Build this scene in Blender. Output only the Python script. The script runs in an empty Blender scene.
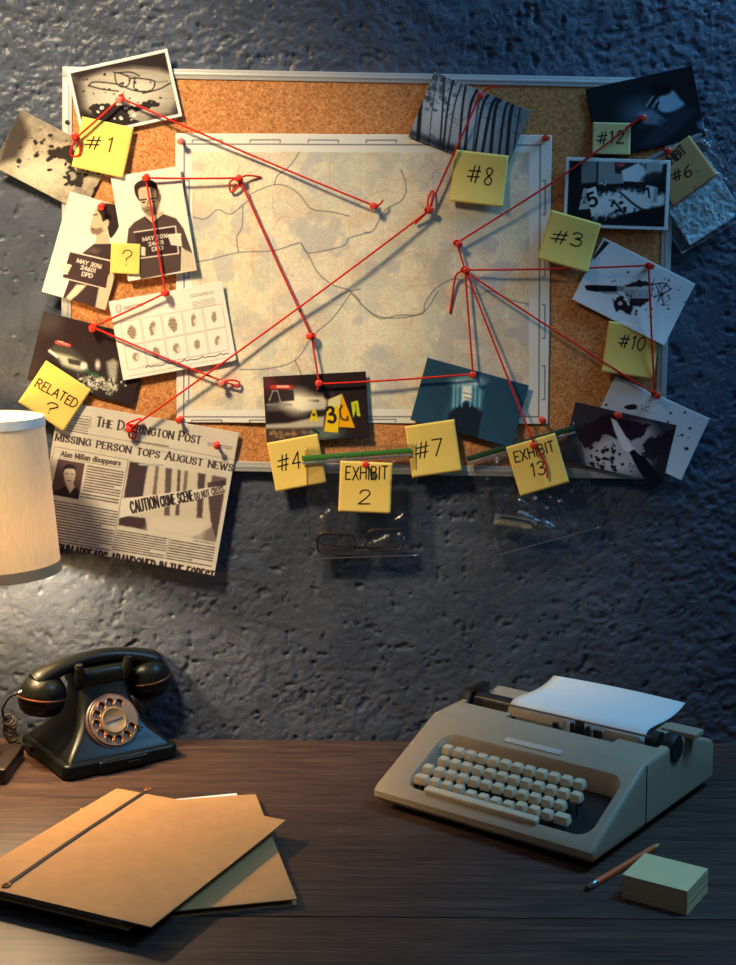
import bpy, bmesh, math, random
import numpy as np
from mathutils import Vector, Matrix, noise as mnoise

# ------------------------------------------------------------------ camera, world, lights, exposure
S = bpy.context.scene
COL = S.collection
F_PX, CX, CY, PITCH, ROLL, DIST = 1370.0, 368.0, 364.0, math.radians(4), math.radians(0.4), 2.04
CAM_H = 0.7132
cam = bpy.data.objects.new('camera', bpy.data.cameras.new('camera'))
COL.objects.link(cam)
cam.data.sensor_fit = 'HORIZONTAL'; cam.data.sensor_width = 36.0
cam.data.lens = 36.0 * F_PX / 736.0
cam.data.shift_y = -(482.5 - CY) / 736.0
_f = Vector((0, math.cos(PITCH), -math.sin(PITCH))); _u = Vector((0, math.sin(PITCH), math.cos(PITCH))); _r = Vector((1, 0, 0))
_r2 = _r * math.cos(ROLL) + _u * math.sin(ROLL); _u2 = -_r * math.sin(ROLL) + _u * math.cos(ROLL)
_m = Matrix((_r2, _u2, -_f)).transposed().to_4x4(); _m.translation = (0, -DIST, CAM_H)
cam.matrix_world = _m
S.camera = cam
CAMP = Vector((0, -DIST, CAM_H))

S.view_settings.view_transform = 'Standard'; S.view_settings.look = 'None'
S.view_settings.gamma = 1.0; S.view_settings.exposure = 0.0
S.view_settings.use_curve_mapping = False

w = bpy.data.worlds.new('dusk'); S.world = w; w.use_nodes = True
w.node_tree.nodes['Background'].inputs['Color'].default_value = (0.31, 0.42, 0.54, 1)
w.node_tree.nodes['Background'].inputs['Strength'].default_value = 0.055

def light(name, kind, loc, target, energy, color, **kw):
    d = bpy.data.lights.new(name, kind); d.energy = energy; d.color = color
    for k, v in kw.items(): setattr(d, k, v)
    o = bpy.data.objects.new(name, d); COL.objects.link(o); o.location = loc
    o.rotation_euler = (Vector(target) - Vector(loc)).to_track_quat('-Z', 'Y').to_euler()
    return o
light('warm_ceiling_spot', 'SPOT', (-0.95, -0.95, 1.85), (-0.37, 0, 0.69), 255, (1.0, 0.77, 0.47), spot_size=math.radians(41), spot_blend=1.0, shadow_soft_size=0.15)
light('blue_window_light', 'AREA', (1.25, -0.28, 1.80), (0.30, -0.20, 0.25), 25, (0.17, 0.54, 1.0), shape='RECTANGLE', size=0.5, size_y=0.7)
light('blue_room_light', 'AREA', (0.5, -1.9, 2.2), (0.1, 0, 0.4), 4.2, (0.37, 0.57, 1.0), shape='RECTANGLE', size=1.0, size_y=1.0)

# ------------------------------------------------------------------ helpers: pixels to places
def ray(px, py):
    x = (px - CX) / F_PX; y = -(py - CY) / F_PX
    return (_f + _r2 * x + _u2 * y)
def W(px, py, mm=0.0):
    d = ray(px, py); return CAMP + d * ((DIST - mm * 0.001) / d.y)
def D(px, py, z=0.0):
    d = ray(px, py); return CAMP + d * ((z - CAM_H) / d.z)

# ------------------------------------------------------------------ helpers: materials
def lin(c):
    c = np.asarray(c, float) / 255.0
    return np.where(c <= 0.04045, c / 12.92, ((c + 0.055) / 1.055) ** 2.4)
def rgb(*c): return tuple(lin(c)) + (1.0,)
class NT:
    def __init__(s, name):
        s.m = bpy.data.materials.new(name); s.m.use_nodes = True
        s.t = s.m.node_tree; s.p = s.t.nodes['Principled BSDF']; s.out = s.t.nodes['Material Output']
    def n(s, typ, **kw):
        nd = s.t.nodes.new(typ)
        for k, v in kw.items():
            if k.startswith('i_'): nd.inputs[k[2:].replace('_', ' ')].default_value = v
            else: setattr(nd, k, v)
        return nd
    def l(s, a, b): s.t.links.new(a, b)
    def noise(s, vec, scale, detail=4, rough=0.6, dist=0.0):
        nd = s.n('ShaderNodeTexNoise', i_Scale=scale, i_Detail=detail, i_Roughness=rough, i_Distortion=dist)
        if vec is not None: s.l(vec, nd.inputs['Vector'])
        return nd.outputs['Fac']
    def ramp(s, fac, *stops):
        nd = s.n('ShaderNodeValToRGB'); e = nd.color_ramp.elements
        while len(e) < len(stops): e.new(0.5)
        for k, (p, c) in enumerate(stops): e[k].position = p; e[k].color = c if len(c) == 4 else tuple(c) + (1,)
        s.l(fac, nd.inputs['Fac']); return nd.outputs['Color']
    def bump(s, h, strength=0.3, dist=0.001):
        nd = s.n('ShaderNodeBump', i_Strength=strength, i_Distance=dist); s.l(h, nd.inputs['Height'])
        s.l(nd.outputs['Normal'], s.p.inputs['Normal']); return nd
    def coord(s, scale=(1, 1, 1)):
        tc = s.n('ShaderNodeTexCoord'); mp = s.n('ShaderNodeMapping'); mp.inputs['Scale'].default_value = scale
        s.l(tc.outputs['Object'], mp.inputs['Vector']); return mp.outputs['Vector']
def plain(name, c, rough=0.5, metal=0.0, var=0.06, scale=60, bump=0.0, spec=0.5, coat=0.0):
    t = NT(name); v = t.coord(); f = t.noise(v, scale, 4)
    a = lin(c); lo = tuple(np.clip(a * (1 - var), 0, 1)); hi = tuple(np.clip(a * (1 + var), 0, 1))
    t.l(t.ramp(f, (0.3, lo), (0.7, hi)), t.p.inputs['Base Color'])
    t.p.inputs['Roughness'].default_value = rough; t.p.inputs['Metallic'].default_value = metal
    t.p.inputs['Specular IOR Level'].default_value = spec; t.p.inputs['Coat Weight'].default_value = coat
    if bump: t.bump(t.noise(v, scale * 6, 3), bump, 0.0005)
    return t.m
def printed(name, rough=0.55, spec=0.35, grain=0.0):
    t = NT(name); a = t.n('ShaderNodeVertexColor', layer_name='Col'); t.l(a.outputs['Color'], t.p.inputs['Base Color'])
    t.p.inputs['Roughness'].default_value = rough; t.p.inputs['Specular IOR Level'].default_value = spec
    if grain: t.bump(t.noise(t.coord(), 900, 3), grain, 0.0003)
    return t.m
M = {}
M['photo'] = printed('photo_paper', 0.6, 0.12)
M['paper'] = printed('printed_paper', 0.8, 0.1, 0.15)
M['note'] = plain('sticky_note_yellow', (236, 203, 104), 0.75, var=0.03, scale=30, bump=0.05, spec=0.15)
M['note_pale'] = plain('sticky_note_pale', (212, 190, 128), 0.75, var=0.03, scale=30, spec=0.15)
M['note_tan'] = plain('sticky_note_tan', (186, 140, 88), 0.75, var=0.03, scale=30, spec=0.15)
M['ink'] = plain('black_marker_ink', (32, 26, 30), 0.7, spec=0.1)
M['red'] = plain('red_plastic', (224, 60, 38), 0.35, var=0.04)
M['pinkpin'] = plain('pale_red_plastic', (222, 130, 112), 0.35, var=0.04)
M['needle'] = plain('steel', (180, 180, 185), 0.25, 1.0)
t = NT('red_yarn'); v = t.coord(); t.l(t.ramp(t.noise(v, 500), (0.3, rgb(176, 20, 22)), (0.7, rgb(238, 58, 40))), t.p.inputs['Base Color'])
t.p.inputs['Roughness'].default_value = 0.8; t.p.inputs['Specular IOR Level'].default_value = 0.1; t.bump(t.noise(v, 900, 2), 0.5, 0.0006); M['yarn'] = t.m
M['alu'] = plain('white_aluminium', (196, 196, 192), 0.38, 0.35, var=0.03)
M['screw'] = plain('dark_screw', (70, 68, 66), 0.4, 0.8)
# cork
t = NT('cork'); v = t.coord()
vo = t.n('ShaderNodeTexVoronoi', i_Scale=420.0); t.l(v, vo.inputs['Vector'])
sep = t.n('ShaderNodeSeparateColor'); t.l(vo.outputs['Color'], sep.inputs['Color'])
c1 = t.ramp(sep.outputs['Red'], (0.0, rgb(128, 76, 40)), (0.25, rgb(188, 122, 66)), (0.7, rgb(212, 143, 86)), (1.0, rgb(232, 178, 118)))
n1 = t.noise(v, 180, 6, 0.7)
c2 = t.ramp(n1, (0.35, rgb(140, 86, 46)), (0.62, rgb(224, 158, 102)))
mx = t.n('ShaderNodeMix', data_type='RGBA'); mx.inputs[0].default_value = 0.45; t.l(c1, mx.inputs[6]); t.l(c2, mx.inputs[7])
t.l(mx.outputs[2], t.p.inputs['Base Color']); t.p.inputs['Roughness'].default_value = 0.85; t.p.inputs['Specular IOR Level'].default_value = 0.1
t.bump(n1, 0.4, 0.0012); M['cork'] = t.m
# plaster wall
t = NT('blue_grey_plaster'); v = t.coord()
n1 = t.noise(v, 9, 5, 0.6, 0.6)
t.l(t.ramp(n1, (0.3, rgb(59, 68, 83)), (0.7, rgb(81, 90, 107))), t.p.inputs['Base Color'])
t.p.inputs['Roughness'].default_value = 0.38; t.p.inputs['Specular IOR Level'].default_value = 0.35
warp = t.n('ShaderNodeTexNoise', i_Scale=14.0, i_Detail=4.0); t.l(v, warp.inputs['Vector'])
add = t.n('ShaderNodeMix', data_type='VECTOR'); add.inputs[0].default_value = 0.10; t.l(v, add.inputs[4]); t.l(warp.outputs['Color'], add.inputs[5])
nf = t.noise(add.outputs[1], 190, 6, 0.68, 0.3)
pit = t.ramp(nf, (0.36, (0, 0, 0)), (0.47, (0.85, 0.85, 0.85)), (0.75, (1, 1, 1)))
ng = t.noise(v, 320, 4, 0.6)
ad = t.n('ShaderNodeMath', operation='MULTIPLY_ADD'); ad.inputs[1].default_value = 0.16; t.l(ng, ad.inputs[0]); t.l(pit, ad.inputs[2])
t.bump(ad.outputs[0], 0.5, 0.0022); M['wall'] = t.m
# desk wood
t = NT('dark_walnut'); v = t.coord((1.0, 14.0, 14.0))
n1 = t.noise(v, 4.5, 8, 0.68, 0.5); v2 = t.coord((3.0, 90.0, 90.0)); n2 = t.noise(v2, 4, 6, 0.65)
c1 = t.ramp(n1, (0.25, rgb(40, 29, 24)), (0.5, rgb(72, 52, 43)), (0.75, rgb(104, 78, 63)))
c2 = t.ramp(n2, (0.42, rgb(34, 25, 22)), (0.60, rgb(110, 84, 70)))
mx = t.n('ShaderNodeMix', data_type='RGBA'); mx.inputs[0].default_value = 0.4; t.l(c1, mx.inputs[6]); t.l(c2, mx.inputs[7])
t.l(mx.outputs[2], t.p.inputs['Base Color']); t.p.inputs['Roughness'].default_value = 0.48; t.p.inputs['Specular IOR Level'].default_value = 0.25
t.bump(n2, 0.25, 0.0006); M['wood'] = t.m
M['floor'] = plain('dark_floorboards', (50, 42, 38), 0.6, var=0.2, scale=8)
M['kraft'] = plain('kraft_card', (196, 146, 92), 0.8, var=0.07, scale=45, bump=0.08, spec=0.15)
M['white_paper'] = plain('white_paper', (228, 226, 218), 0.8, var=0.02, spec=0.12)
M['elastic'] = plain('dark_elastic', (40, 26, 25), 0.85, var=0.2, scale=400)
M['brass'] = plain('aged_brass', (176, 118, 68), 0.36, 0.9, var=0.12)
M['bakelite'] = plain('black_bakelite', (20, 22, 19), 0.32, var=0.2, scale=20, spec=0.2)
M['dial_dark'] = plain('dial_plate_dark', (84, 56, 44), 0.4, var=0.2)
M['dial_card'] = plain('dial_card', (140, 112, 78), 0.4, 0.3, var=0.1)
M['cord'] = plain('brown_cloth_cord', (58, 50, 44), 0.8, var=0.3, scale=500)
M['wheel'] = plain('brown_gilt_wheel', (126, 90, 54), 0.4, 0.5, var=0.15)
M['chrome'] = plain('dull_chrome', (170, 160, 150), 0.28, 1.0)
M['type_body'] = plain('greige_plastic', (166, 148, 122), 0.5, var=0.025, scale=25, bump=0.06, spec=0.4)
M['key'] = plain('cream_key_plastic', (216, 196, 162), 0.42, var=0.03, spec=0.4)
M['black'] = plain('black_metal', (20, 20, 21), 0.5, var=0.15)
M['rubber'] = plain('black_rubber', (24, 24, 25), 0.6, var=0.1)
M['badge'] = plain('silver_badge', (200, 200, 196), 0.35, 0.3)
M['pencil'] = plain('orange_paint', (228, 98, 26), 0.45, var=0.05)
M['pencil_wood'] = plain('bare_wood', (198, 158, 112), 0.8)
M['graphite'] = plain('graphite', (40, 40, 42), 0.5)
M['ferrule'] = plain('ferrule_metal', (150, 170, 180), 0.3, 0.9)
M['eraser'] = plain('brown_eraser', (120, 60, 52), 0.8)
M['pad'] = plain('pale_yellow_pad', (224, 206, 150), 0.8, var=0.02, spec=0.12)
t = NT('pad_edges'); v = t.coord((1, 1, 900)); t.l(t.ramp(t.noise(v, 1.2, 2), (0.4, rgb(196, 166, 116)), (0.6, rgb(220, 194, 146))), t.p.inputs['Base Color']); t.p.inputs['Roughness'].default_value = 0.85; M['pad_edge'] = t.m
M['green_zip'] = plain('green_zip_plastic', (62, 120, 46), 0.4)
M['green_dark'] = plain('dark_green_zip_plastic', (36, 70, 46), 0.4)
M['clear_zip'] = plain('grey_zip_plastic', (120, 130, 132), 0.3)
M['specs'] = plain('dark_spectacle_acetate', (40, 32, 32), 0.3, var=0.2)
M['tan_scale'] = plain('horn_scales', (150, 138, 116), 0.4, var=0.15)
M['tissue'] = plain('crumpled_tissue', (176, 200, 206), 0.85, var=0.08)
def clearmat(name, tint, gloss, rough, bump=0.0, scale=60):
    m = bpy.data.materials.new(name); m.use_nodes = True; nt = m.node_tree; nt.nodes.clear()
    out = nt.nodes.new('ShaderNodeOutputMaterial'); tr = nt.nodes.new('ShaderNodeBsdfTransparent'); gl = nt.nodes.new('ShaderNodeBsdfGlossy'); mx = nt.nodes.new('ShaderNodeMixShader')
    tr.inputs['Color'].default_value = tint; gl.inputs['Roughness'].default_value = rough
    lw = nt.nodes.new('ShaderNodeLayerWeight'); lw.inputs['Blend'].default_value = 0.35
    mr = nt.nodes.new('ShaderNodeMapRange'); mr.inputs['To Min'].default_value = gloss; mr.inputs['To Max'].default_value = min(1, gloss + 0.3)
    nt.links.new(lw.outputs['Fresnel'], mr.inputs['Value']); nt.links.new(mr.outputs['Result'], mx.inputs['Fac'])
    if bump:
        tc = nt.nodes.new('ShaderNodeTexCoord'); nz = nt.nodes.new('ShaderNodeTexNoise'); nz.inputs['Scale'].default_value = scale; nz.inputs['Detail'].default_value = 3; nz.inputs['Distortion'].default_value = 1.2
        mp = nt.nodes.new('ShaderNodeMapping'); mp.inputs['Scale'].default_value = (1.6, 0.7, 1); nt.links.new(tc.outputs['Object'], mp.inputs['Vector'])
        nt.links.new(mp.outputs['Vector'], nz.inputs['Vector'])
        bp = nt.nodes.new('ShaderNodeBump'); bp.inputs['Strength'].default_value = bump; bp.inputs['Distance'].default_value = 0.004; nt.links.new(nz.outputs['Fac'], bp.inputs['Height'])
        nt.links.new(bp.outputs['Normal'], gl.inputs['Normal'])
    nt.links.new(tr.outputs[0], mx.inputs[1]); nt.links.new(gl.outputs[0], mx.inputs[2]); nt.links.new(mx.outputs[0], out.inputs['Surface'])
    return m
M['bag'] = clearmat('clear_plastic_film', (0.995, 0.995, 0.995, 1), 0.085, 0.26, 1.0, 55)
M['weld'] = clearmat('clear_plastic_weld', (0.75, 0.78, 0.8, 1), 0.25, 0.3)
M['lens'] = clearmat('spectacle_lens', (0.9, 0.88, 0.87, 1), 0.14, 0.25)
# lamp fabric
m = bpy.data.materials.new('cream_linen_shade'); m.use_nodes = True; nt = m.node_tree; pb = nt.nodes['Principled BSDF']
tc = nt.nodes.new('ShaderNodeTexCoord'); mp = nt.nodes.new('ShaderNodeMapping'); mp.inputs['Scale'].default_value = (500, 500, 30); nz = nt.nodes.new('ShaderNodeTexNoise'); nz.inputs['Scale'].default_value = 1.0; nz.inputs['Detail'].default_value = 4
cr = nt.nodes.new('ShaderNodeValToRGB'); cr.color_ramp.elements[0].color = rgb(224, 204, 160); cr.color_ramp.elements[0].position = 0.3; cr.color_ramp.elements[1].color = rgb(236, 220, 180); cr.color_ramp.elements[1].position = 0.7
nt.links.new(tc.outputs['Object'], mp.inputs['Vector']); nt.links.new(mp.outputs['Vector'], nz.inputs['Vector']); nt.links.new(nz.outputs['Fac'], cr.inputs['Fac']); nt.links.new(cr.outputs['Color'], pb.inputs['Base Color'])
pb.inputs['Roughness'].default_value = 0.9; pb.inputs['Specular IOR Level'].default_value = 0.05
tl = nt.nodes.new('ShaderNodeBsdfTranslucent'); nt.links.new(cr.outputs['Color'], tl.inputs['Color']); mx = nt.nodes.new('ShaderNodeMixShader'); mx.inputs['Fac'].default_value = 0.12
nt.links.new(pb.outputs[0], mx.inputs[1]); nt.links.new(tl.outputs[0], mx.inputs[2]); nt.links.new(mx.outputs[0], nt.nodes['Material Output'].inputs['Surface']); M['shade'] = m
M['trim_top'] = plain('white_shade_trim', (225, 220, 205), 0.8)
M['trim_bottom'] = plain('taupe_shade_trim', (170, 140, 102), 0.8)
M['lamp_base'] = plain('dark_bronze', (48, 36, 30), 0.4, 0.2, var=0.1)
m = bpy.data.materials.new('lit_bulb'); m.use_nodes = True; nt = m.node_tree; em = nt.nodes.new('ShaderNodeEmission'); em.inputs['Color'].default_value = (1, 0.75, 0.45, 1); em.inputs['Strength'].default_value = 3.0
tr = nt.nodes.new('ShaderNodeBsdfTransparent'); mx = nt.nodes.new('ShaderNodeMixShader'); mx.inputs['Fac'].default_value = 0.15; nt.links.new(tr.outputs[0], mx.inputs[1]); nt.links.new(em.outputs[0], mx.inputs[2]); nt.links.new(mx.outputs[0], nt.nodes['Material Output'].inputs['Surface']); M['bulb'] = m

# ------------------------------------------------------------------ helpers: objects
def finish(o, mat=None, smooth=True, angle=40):
    me = o.data
    if mat is not None:
        me.materials.clear(); me.materials.append(mat)
    if smooth:
        me.polygons.foreach_set('use_smooth', [True] * len(me.polygons))
        if angle: me.set_sharp_from_angle(angle=math.radians(angle))
    me.update()
def obj(name, bm, mat, parent=None, smooth=True, angle=40, loc=None, rot=None):
    me = bpy.data.meshes.new(name)
    if isinstance(bm, bmesh.types.BMesh):
        bmesh.ops.recalc_face_normals(bm, faces=bm.faces[:]); bm.to_mesh(me); bm.free()
    else:
        me.from_pydata(*bm)
    o = bpy.data.objects.new(name, me); COL.objects.link(o)
    if parent is not None: o.parent = parent
    if loc is not None: o.location = loc
    if rot is not None: o.rotation_euler = rot
    finish(o, mat, smooth, angle); return o
def tag(o, label, cat, group=None, kind=None):
    o['label'] = label; o['category'] = cat
    if group: o['group'] = group
    if kind: o['kind'] = kind
    return o
def empty(name, loc, label, cat, group=None, rz=0.0, mat=None):
    o = bpy.data.objects.new(name, None); COL.objects.link(o); o.empty_display_size = 0.03
    if mat is not None: o.matrix_world = mat
    else: o.location = loc; o.rotation_euler = (0, 0, rz)
    return tag(o, label, cat, group)
def box(bm, c, s, rot=None, bevel=0.0, seg=2):
    r = bmesh.ops.create_cube(bm, size=1.0); vs = r['verts']
    mt = Matrix.Translation(c) @ (rot.to_4x4() if rot else Matrix.Identity(4)) @ Matrix.Diagonal((s[0], s[1], s[2], 1))
    bmesh.ops.transform(bm, matrix=mt, verts=vs)
    if bevel:
        es = list({e for v_ in vs for e in v_.link_edges})
        bmesh.ops.bevel(bm, geom=es, offset=bevel, segments=seg, profile=0.6, affect='EDGES')
def lathe(bm, prof, mt=None, n=32):
    rings = []
    for r, z in prof:
        if r < 1e-6: rings.append([bm.verts.new((0, 0, z))])
        else: rings.append([bm.verts.new((r * math.cos(2 * math.pi * k / n), r * math.sin(2 * math.pi * k / n), z)) for k in range(n)])
    for a, b in zip(rings, rings[1:]):
        if len(a) == 1 and len(b) == 1: continue
        for k in range(n):
            k2 = (k + 1) % n
            if len(a) == 1: bm.faces.new((a[0], b[k], b[k2]))
            elif len(b) == 1: bm.faces.new((a[k], b[0], a[k2]))
            else: bm.faces.new((a[k], b[k], b[k2], a[k2]))
    if mt is not None: bmesh.ops.transform(bm, matrix=mt, verts=[v_ for r in rings for v_ in r])
def tube(bm, pts, rad, n=8, closed=False, flat=None):
    pts = [Vector(p) for p in pts]; N = len(pts)
    rads = rad if hasattr(rad, '__len__') else [rad] * N
    tans = []
    for i in range(N):
        a = pts[(i - 1) % N] if (closed or i > 0) else pts[i]; b = pts[(i + 1) % N] if (closed or i < N - 1) else pts[i]
        tt = (b - a); tans.append(tt.normalized() if tt.length > 1e-9 else Vector((1, 0, 0)))
    up = Vector((0, 0, 1)) if abs(tans[0].z) < 0.9 else Vector((0, 1, 0))
    nrm = (up - tans[0] * up.dot(tans[0])).normalized(); rings = []
    for i in range(N):
        nrm = (nrm - tans[i] * nrm.dot(tans[i])).normalized(); bn = tans[i].cross(nrm)
        fx, fy = flat if flat else (1, 1)
        rings.append([bm.verts.new(pts[i] + (nrm * math.cos(2 * math.pi * k / n) * fx + bn * math.sin(2 * math.pi * k / n) * fy) * rads[i]) for k in range(n)])
    for i in range(N if closed else N - 1):
        a, b = rings[i], rings[(i + 1) % N]
        for k in range(n): bm.faces.new((a[k], a[(k + 1) % n], b[(k + 1) % n], b[k]))
    if not closed:
        bm.faces.new(rings[0][::-1]); bm.faces.new(rings[-1])
def cr(pts, per=8, closed=False):
    P = [np.asarray(p, float) for p in pts]; n = len(P); out = []
    rng = range(n) if closed else range(n - 1)
    for i in rng:
        p0 = P[(i - 1) % n] if closed or i > 0 else 2 * P[0] - P[1]
        p1, p2 = P[i], P[(i + 1) % n]
        p3 = P[(i + 2) % n] if closed or i + 2 < n else 2 * P[-1] - P[-2]
        for k in range(per):
            s = k / per
            out.append(0.5 * ((2 * p1) + (-p0 + p2) * s + (2 * p0 - 5 * p1 + 4 * p2 - p3) * s * s + (-p0 + 3 * p1 - 3 * p2 + p3) * s ** 3))
    if not closed: out.append(P[-1])
    return out
def rrect(hx, hy, r, n=6, cx=0, cy=0):
    r = min(r, hx, hy); out = []
    for sx, sy, a0 in ((1, 1, 0), (-1, 1, 90), (-1, -1, 180), (1, -1, 270)):
        for k in range(n + 1):
            a = math.radians(a0 + 90 * k / n); out.append((cx + sx * (hx - r) + r * math.cos(a), cy + sy * (hy - r) + r * math.sin(a)))
    return out
def loft(bm, secs, cap=True, n=6):
    rings = [[bm.verts.new((x, y, z)) for x, y in rrect(hx, hy, r, n, cx, cy)] for (z, hx, hy, r, cx, cy) in secs]
    N = len(rings[0])
    for a, b in zip(rings, rings[1:]):
        for k in range(N): bm.faces.new((a[k], a[(k + 1) % N], b[(k + 1) % N], b[k]))
    if cap: bm.faces.new(rings[0][::-1]); bm.faces.new(rings[-1])
def prism_x(bm, prof, x0, x1):
    a = [bm.verts.new((x0, y, z)) for y, z in prof]; b = [bm.verts.new((x1, y, z)) for y, z in prof]; N = len(prof)
    for k in range(N): bm.faces.new((a[k], a[(k + 1) % N], b[(k + 1) % N], b[k]))
    bm.faces.new(a[::-1]); bm.faces.new(b)
def prism_z(bm, ring, z0, z1):
    a = [bm.verts.new((x, y, z0)) for x, y in ring]; b = [bm.verts.new((x, y, z1)) for x, y in ring]; N = len(ring)
    for k in range(N): bm.faces.new((a[k], a[(k + 1) % N], b[(k + 1) % N], b[k]))
    bm.faces.new(a[::-1]); bm.faces.new(b)
def bake_cut(o, cutters, mat, angle=35):
    for c in cutters:
        md = o.modifiers.new('cut', 'BOOLEAN'); md.object = c; md.operation = 'DIFFERENCE'; md.solver = 'EXACT'
    bpy.context.view_layer.update()
    dg = bpy.context.evaluated_depsgraph_get()
    me = bpy.data.meshes.new_from_object(o.evaluated_get(dg)); o.modifiers.clear(); o.data = me
    for c in cutters: bpy.data.objects.remove(c)
    finish(o, mat, True, angle)

# ------------------------------------------------------------------ helpers: noise and the picture canvas
def vnoise(X, Y, seed):
    rs = np.random.RandomState(seed); T = rs.rand(257, 257)
    xi = np.floor(X).astype(int); yi = np.floor(Y).astype(int); fx = X - xi; fy = Y - yi
    fx = fx * fx * (3 - 2 * fx); fy = fy * fy * (3 - 2 * fy); xi &= 255; yi &= 255
    return (T[yi, xi] * (1 - fx) + T[yi, xi + 1] * fx) * (1 - fy) + (T[yi + 1, xi] * (1 - fx) + T[yi + 1, xi + 1] * fx) * fy
def fbm(X, Y, seed, octv=4, gain=0.5):
    s = 0; a = 1; n = 0
    for k in range(octv): s = s + a * vnoise(X * 2 ** k + 13.7 * k, Y * 2 ** k + 7.1 * k, seed + k); n += a; a *= gain
    return s / n
ZM = {'px': (0, 0, 1), 'A': (0, 40, 2.944), 'B': (240, 50, 2.3), 'C': (530, 50, 3.573), 'E': (0, 270, 2.831), 'F': (240, 290, 2.165), 'G': (480, 240, 2.875),
      'H': (0, 380, 2.831), 'R': (570, 50, 4.386), 'M1': (100, 160, 6.69), 'M2': (35, 180, 6.889), 'GL': (60, 40, 5.66), 'PC': (255, 360, 5.888),
      'KN': (560, 230, 3.575), 'NP': (50, 390, 3.68), 'RL': (20, 300, 5.66), 'MP': (170, 125, 3.68), 'MR': (360, 180, 3.68)}
class Canvas:
    """the printed picture of one sheet, drawn on a grid of points"""
    def __init__(s, q, nx, ny, bg=(235, 232, 225)):
        q = [np.array(p, float) for p in q]; s.q = q; s.nx, s.ny = nx, ny
        u, v = np.meshgrid(np.linspace(0, 1, nx), np.linspace(0, 1, ny)); s.U, s.V = u, v
        P = (q[0][None, None] * ((1 - u) * (1 - v))[..., None] + q[1][None, None] * (u * (1 - v))[..., None] + q[2][None, None] * (u * v)[..., None] + q[3][None, None] * ((1 - u) * v)[..., None])
        s.X, s.Y = P[..., 0], P[..., 1]; s.C = np.ones((ny, nx, 3)) * np.array(bg, float)
        s.use('px'); s.aa = 0.5 * np.linalg.norm(q[1] - q[0]) / nx * 1.3
    def use(s, z): s.o = np.array(ZM[z][:2], float); s.k = ZM[z][2]; return s
    def tp(s, pts): return np.asarray(pts, float) / s.k + s.o
    def blend(s, a, col): s.C = s.C * (1 - a[..., None]) + np.array(col, float) * a[..., None]
    def noise(s, sc, seed, octv=4): return fbm(s.X * sc + 300, s.Y * sc + 300, seed, octv)
    def poly(s, pts, col, a=1.0, soft=0.0, smooth=False, rough=0.0, seed=1):
        if smooth: pts = cr(pts, 6, True)
        P = s.tp(pts); X, Y = s.X, s.Y
        if rough:
            X = X + (s.noise(0.35, seed) - 0.5) * rough; Y = Y + (s.noise(0.35, seed + 50) - 0.5) * rough
        sf = max(soft / s.k, s.aa)
        m = (X > P[:, 0].min() - sf * 2) & (X < P[:, 0].max() + sf * 2) & (Y > P[:, 1].min() - sf * 2) & (Y < P[:, 1].max() + sf * 2)
        if not m.any(): return
        x, y = X[m], Y[m]; ins = np.zeros(x.shape, bool); d2 = np.full(x.shape, 1e9)
        for i in range(len(P)):
            (x0, y0), (x1, y1) = P[i], P[(i + 1) % len(P)]
            if y0 != y1: ins ^= ((y0 > y) != (y1 > y)) & (x < (x1 - x0) * (y - y0) / (y1 - y0) + x0)
            dx, dy = x1 - x0, y1 - y0; L = dx * dx + dy * dy + 1e-12; tt = np.clip(((x - x0) * dx + (y - y0) * dy) / L, 0, 1)
            d2 = np.minimum(d2, (x - x0 - tt * dx) ** 2 + (y - y0 - tt * dy) ** 2)
        sd = np.sqrt(d2) * np.where(ins, -1, 1); al = np.zeros(s.X.shape); al[m] = np.clip(0.5 - sd / (2 * sf if sf == s.aa else sf * 0.9), 0, 1) * a; s.blend(al, col)
    def strokes(s, strokes, col, a=1.0):
        """strokes: list of (points in picture pixels, widths)"""
        al = np.zeros(s.X.shape)
        for P, wd in strokes:
            wd = wd if hasattr(wd, '__len__') else [wd] * len(P)
            for i in range(len(P) - 1):
                (x0, y0), (x1, y1) = P[i], P[i + 1]; hw = 0.25 * (wd[i] + wd[i + 1]); pad = hw + s.aa * 2
                m = (s.X > min(x0, x1) - pad) & (s.X < max(x0, x1) + pad) & (s.Y > min(y0, y1) - pad) & (s.Y < max(y0, y1) + pad)
                if not m.any(): continue
                x, y = s.X[m], s.Y[m]; dx, dy = x1 - x0, y1 - y0; L = dx * dx + dy * dy + 1e-12; tt = np.clip(((x - x0) * dx + (y - y0) * dy) / L, 0, 1)
                d = np.sqrt((x - x0 - tt * dx) ** 2 + (y - y0 - tt * dy) ** 2)
                al[m] = np.maximum(al[m], np.clip(0.5 - (d - hw) / (2 * s.aa), 0, 1) * min(1, hw / s.aa + 0.25))
        s.blend(al * a, col)
    def line(s, pts, wd, col, a=1.0, smooth=False):
        if smooth: pts = cr(pts, 6)
        s.strokes([(s.tp(pts), wd / s.k)], col, a)
    def ell(s, cx, cy, rx, ry, col, a=1.0, soft=0.3, rot=0.0, rough=0.0, seed=3):
        (x, y), = s.tp([(cx, cy)]); dx, dy = s.X - x, s.Y - y; c, n = math.cos(math.radians(rot)), math.sin(math.radians(rot))
        d = np.sqrt(((dx * c + dy * n) / (rx / s.k)) ** 2 + ((-dx * n + dy * c) / (ry / s.k)) ** 2)
        if rough: d = d + (s.noise(0.5, seed) - 0.5) * rough
        s.blend(np.clip((1 + soft / 2 - d) / max(soft, 0.05), 0, 1) * a, col)
    def splat(s, seed, cx, cy, sx, sy, n, r0, r1, col, a=1.0):
        rn = random.Random(seed)
        for _ in range(n): s.ell(rn.gauss(cx, sx), rn.gauss(cy, sy), rn.uniform(r0, r1), rn.uniform(r0, r1) * 0.8, col, a, 0.4, rn.uniform(0, 180), 0.5, rn.randint(0, 99))
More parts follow.
